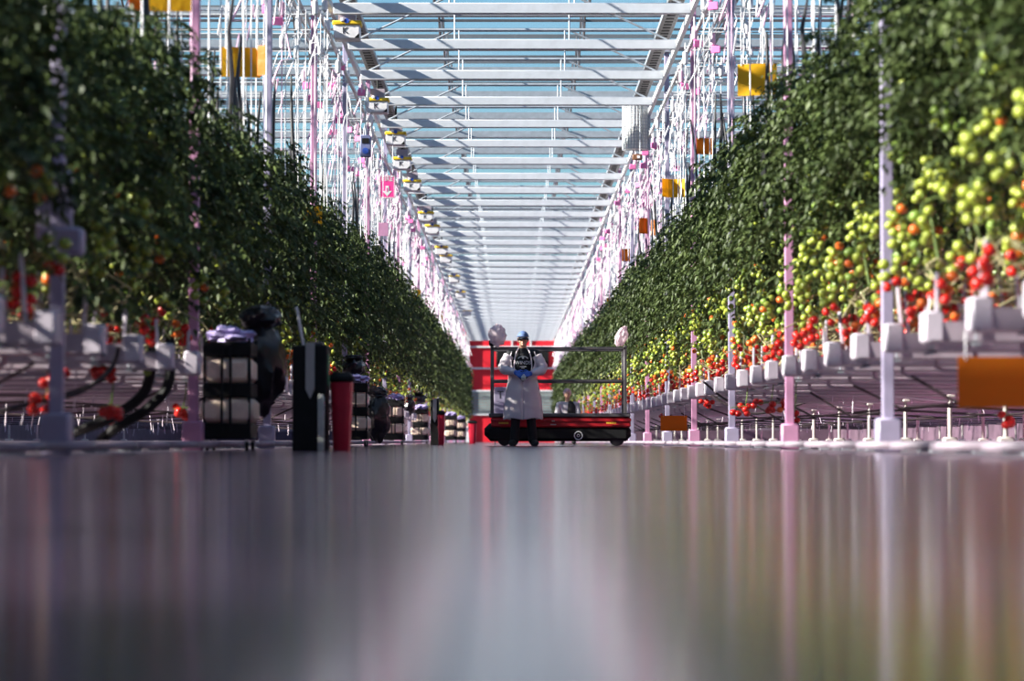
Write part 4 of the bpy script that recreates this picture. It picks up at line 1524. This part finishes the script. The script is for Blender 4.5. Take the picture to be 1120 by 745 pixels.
b.add(vs, [(i * 13 + k, i * 13 + k + 1, (i + 1) * 13 + k + 1, (i + 1) * 13 + k) for i in range(3) for k in range(12)])
o = b.build('cap_brim', M['brim'], pe); md = o.modifiers.new('t', 'SOLIDIFY'); md.thickness = .005
b = MB(); vs = []
for i, z in enumerate((1.645, 1.612)):
    for k in range(15):
        a = -PI * (.08 + .84 * k / 14)
        vs.append((.083 * math.cos(a), .002 + .108 * math.sin(a), z + (.008 if i and 5 < k < 9 else 0)))
b.add(vs, [(k, k + 1, k + 16, k + 15) for k in range(14)]); b.tube([(-.083, -.02, 1.64), (-.086, .03, 1.635)], .004, 5); b.tube([(.083, -.02, 1.64), (.086, .03, 1.635)], .004, 5)
o = b.build('sunglasses', M['lens'], pe); md = o.modifiers.new('t', 'SOLIDIFY'); md.thickness = .004
b = MB(); b.ell((0, .03, 1.615), (.081, .085, .075)); b.build('hair', M['hair'], pe)
b = MB(); b.ell((0, -.103, 1.563), (.024, .006, .006)); b.build('mouth', M['lips'], pe)
# crumpled tissue in the hands
b = MB(); crumple(b, (0, 0, 0), (.036, .028, .05), .3, 6.0, fr=7)
o = b.build('tissue', M['tissue'], None, (PX + .01, PY - .27, 1.03)); tag(o, 'crumpled pale tissue held between the blue-gloved hands', 'tissue')

# second person, seated far behind the trolley
q = at(621, 452, 58)
p2 = empty('person', (q.x, 58.0, 0), 'person seated behind the trolley in pale jacket and dark vest', 'person')
b = MB()
b.ell((-.01, 0, 1.13), (.078, .095, .11)); b.ell((-.01, -.03, 1.085), (.056, .066, .065)); b.caps((-.01, -.09, 1.13), (-.01, -.108, 1.105), .009, .014); b.ell((-.087, .01, 1.12), (.013, .022, .03)); b.ell((.067, .01, 1.12), (.013, .022, .03))
b.caps((0, .02, .9), (-.01, 0, 1.06), .058, .05); b.ell((0, .02, .76), (.16, .11, .2)); b.caps((-.16, .02, .89), (.16, .02, .89), .055, .055); b.ell((0, .02, .56), (.16, .12, .13))
for sg in (-1, 1):
    b.caps((sg * .09, 0, .53), (sg * .12, -.40, .53), .085, .06); b.caps((sg * .12, -.40, .53), (sg * .12, -.38, .09), .056, .04); b.caps((sg * .12, -.36, .05), (sg * .13, -.52, .04), .04, .035)
    b.caps((sg * .2, .02, .88), (sg * .25, -.08, .64), .05, .04); b.caps((sg * .25, -.08, .64), (sg * .10, -.30, .62), .04, .03)
remesh(b, 'body', M['skin'], p2, .011)
b = MB()
b.ell((0, .02, .76), (.18, .13, .21)); b.caps((-.165, .02, .89), (.165, .02, .89), .07, .07)
for sg in (-1, 1):
    b.caps((sg * .2, .02, .88), (sg * .25, -.08, .64), .068, .058); b.caps((sg * .25, -.08, .64), (sg * .13, -.26, .62), .055, .045)
remesh(b, 'jacket', M['greycloth'], p2, .011)
b = MB(); b.ell((.06, .02, .74), (.15, .15, .24)); b.ell((.05, .02, .86), (.09, .13, .11)); remesh(b, 'vest', M['shirt'], p2, .012)
b = MB(); b.ell((0, .02, .56), (.175, .135, .13))
for sg in (-1, 1):
    b.caps((sg * .09, 0, .53), (sg * .12, -.40, .53), .097, .075); b.caps((sg * .12, -.40, .53), (sg * .12, -.38, .10), .072, .06)
remesh(b, 'trousers', M['shirt'], p2, .012)
for sg in (-1, 1):
    b = MB(); b.caps((sg * .12, -.34, .05), (sg * .13, -.54, .045), .05, .045); remesh(b, 'shoe', M['rubber'], p2, .009, 3)
    b = MB(); hand(b, (sg * .10, -.29, .625), (-sg * .5, -.8, -.15), (0, 0, 1), sg, 1.05, .4); remesh(b, 'hand', M['skin'], p2, .0055, 2)
b = MB(); b.ell((-.01, .02, 1.155), (.092, .105, .105)); b.build('hair_net', M['hood'], p2)
b = MB()
for sg in (-1, 1): b.ell((-.01 + sg * .03, -.092, 1.125), (.012, .006, .007), 10, 6)
b.build('eye', M['hair'], p2)
# the stool
e = empty('stool', (q.x, 58.05, 0), 'dark low stool under the seated person behind the trolley', 'stool')
MB().lathe([(.16, .385), (.18, .395), (.18, .42), (.16, .43)], n=20).build('seat', M['black'], e)
for sx in (-1, 1):
    for sy in (-1, 1):
        MB().tube([(sx * .11, sy * .11, .39), (sx * .15, sy * .15, 0)], .014, 8).build('leg', M['grey'], e)

# remove any prototype that never got placed
for lst in protos.values():
    for p in lst:
        if p.name not in used:
            for c in CH.get(p.name, []):
                for g in CH.get(c.name, []): bpy.data.objects.remove(g)
                bpy.data.objects.remove(c)
            bpy.data.objects.remove(p)
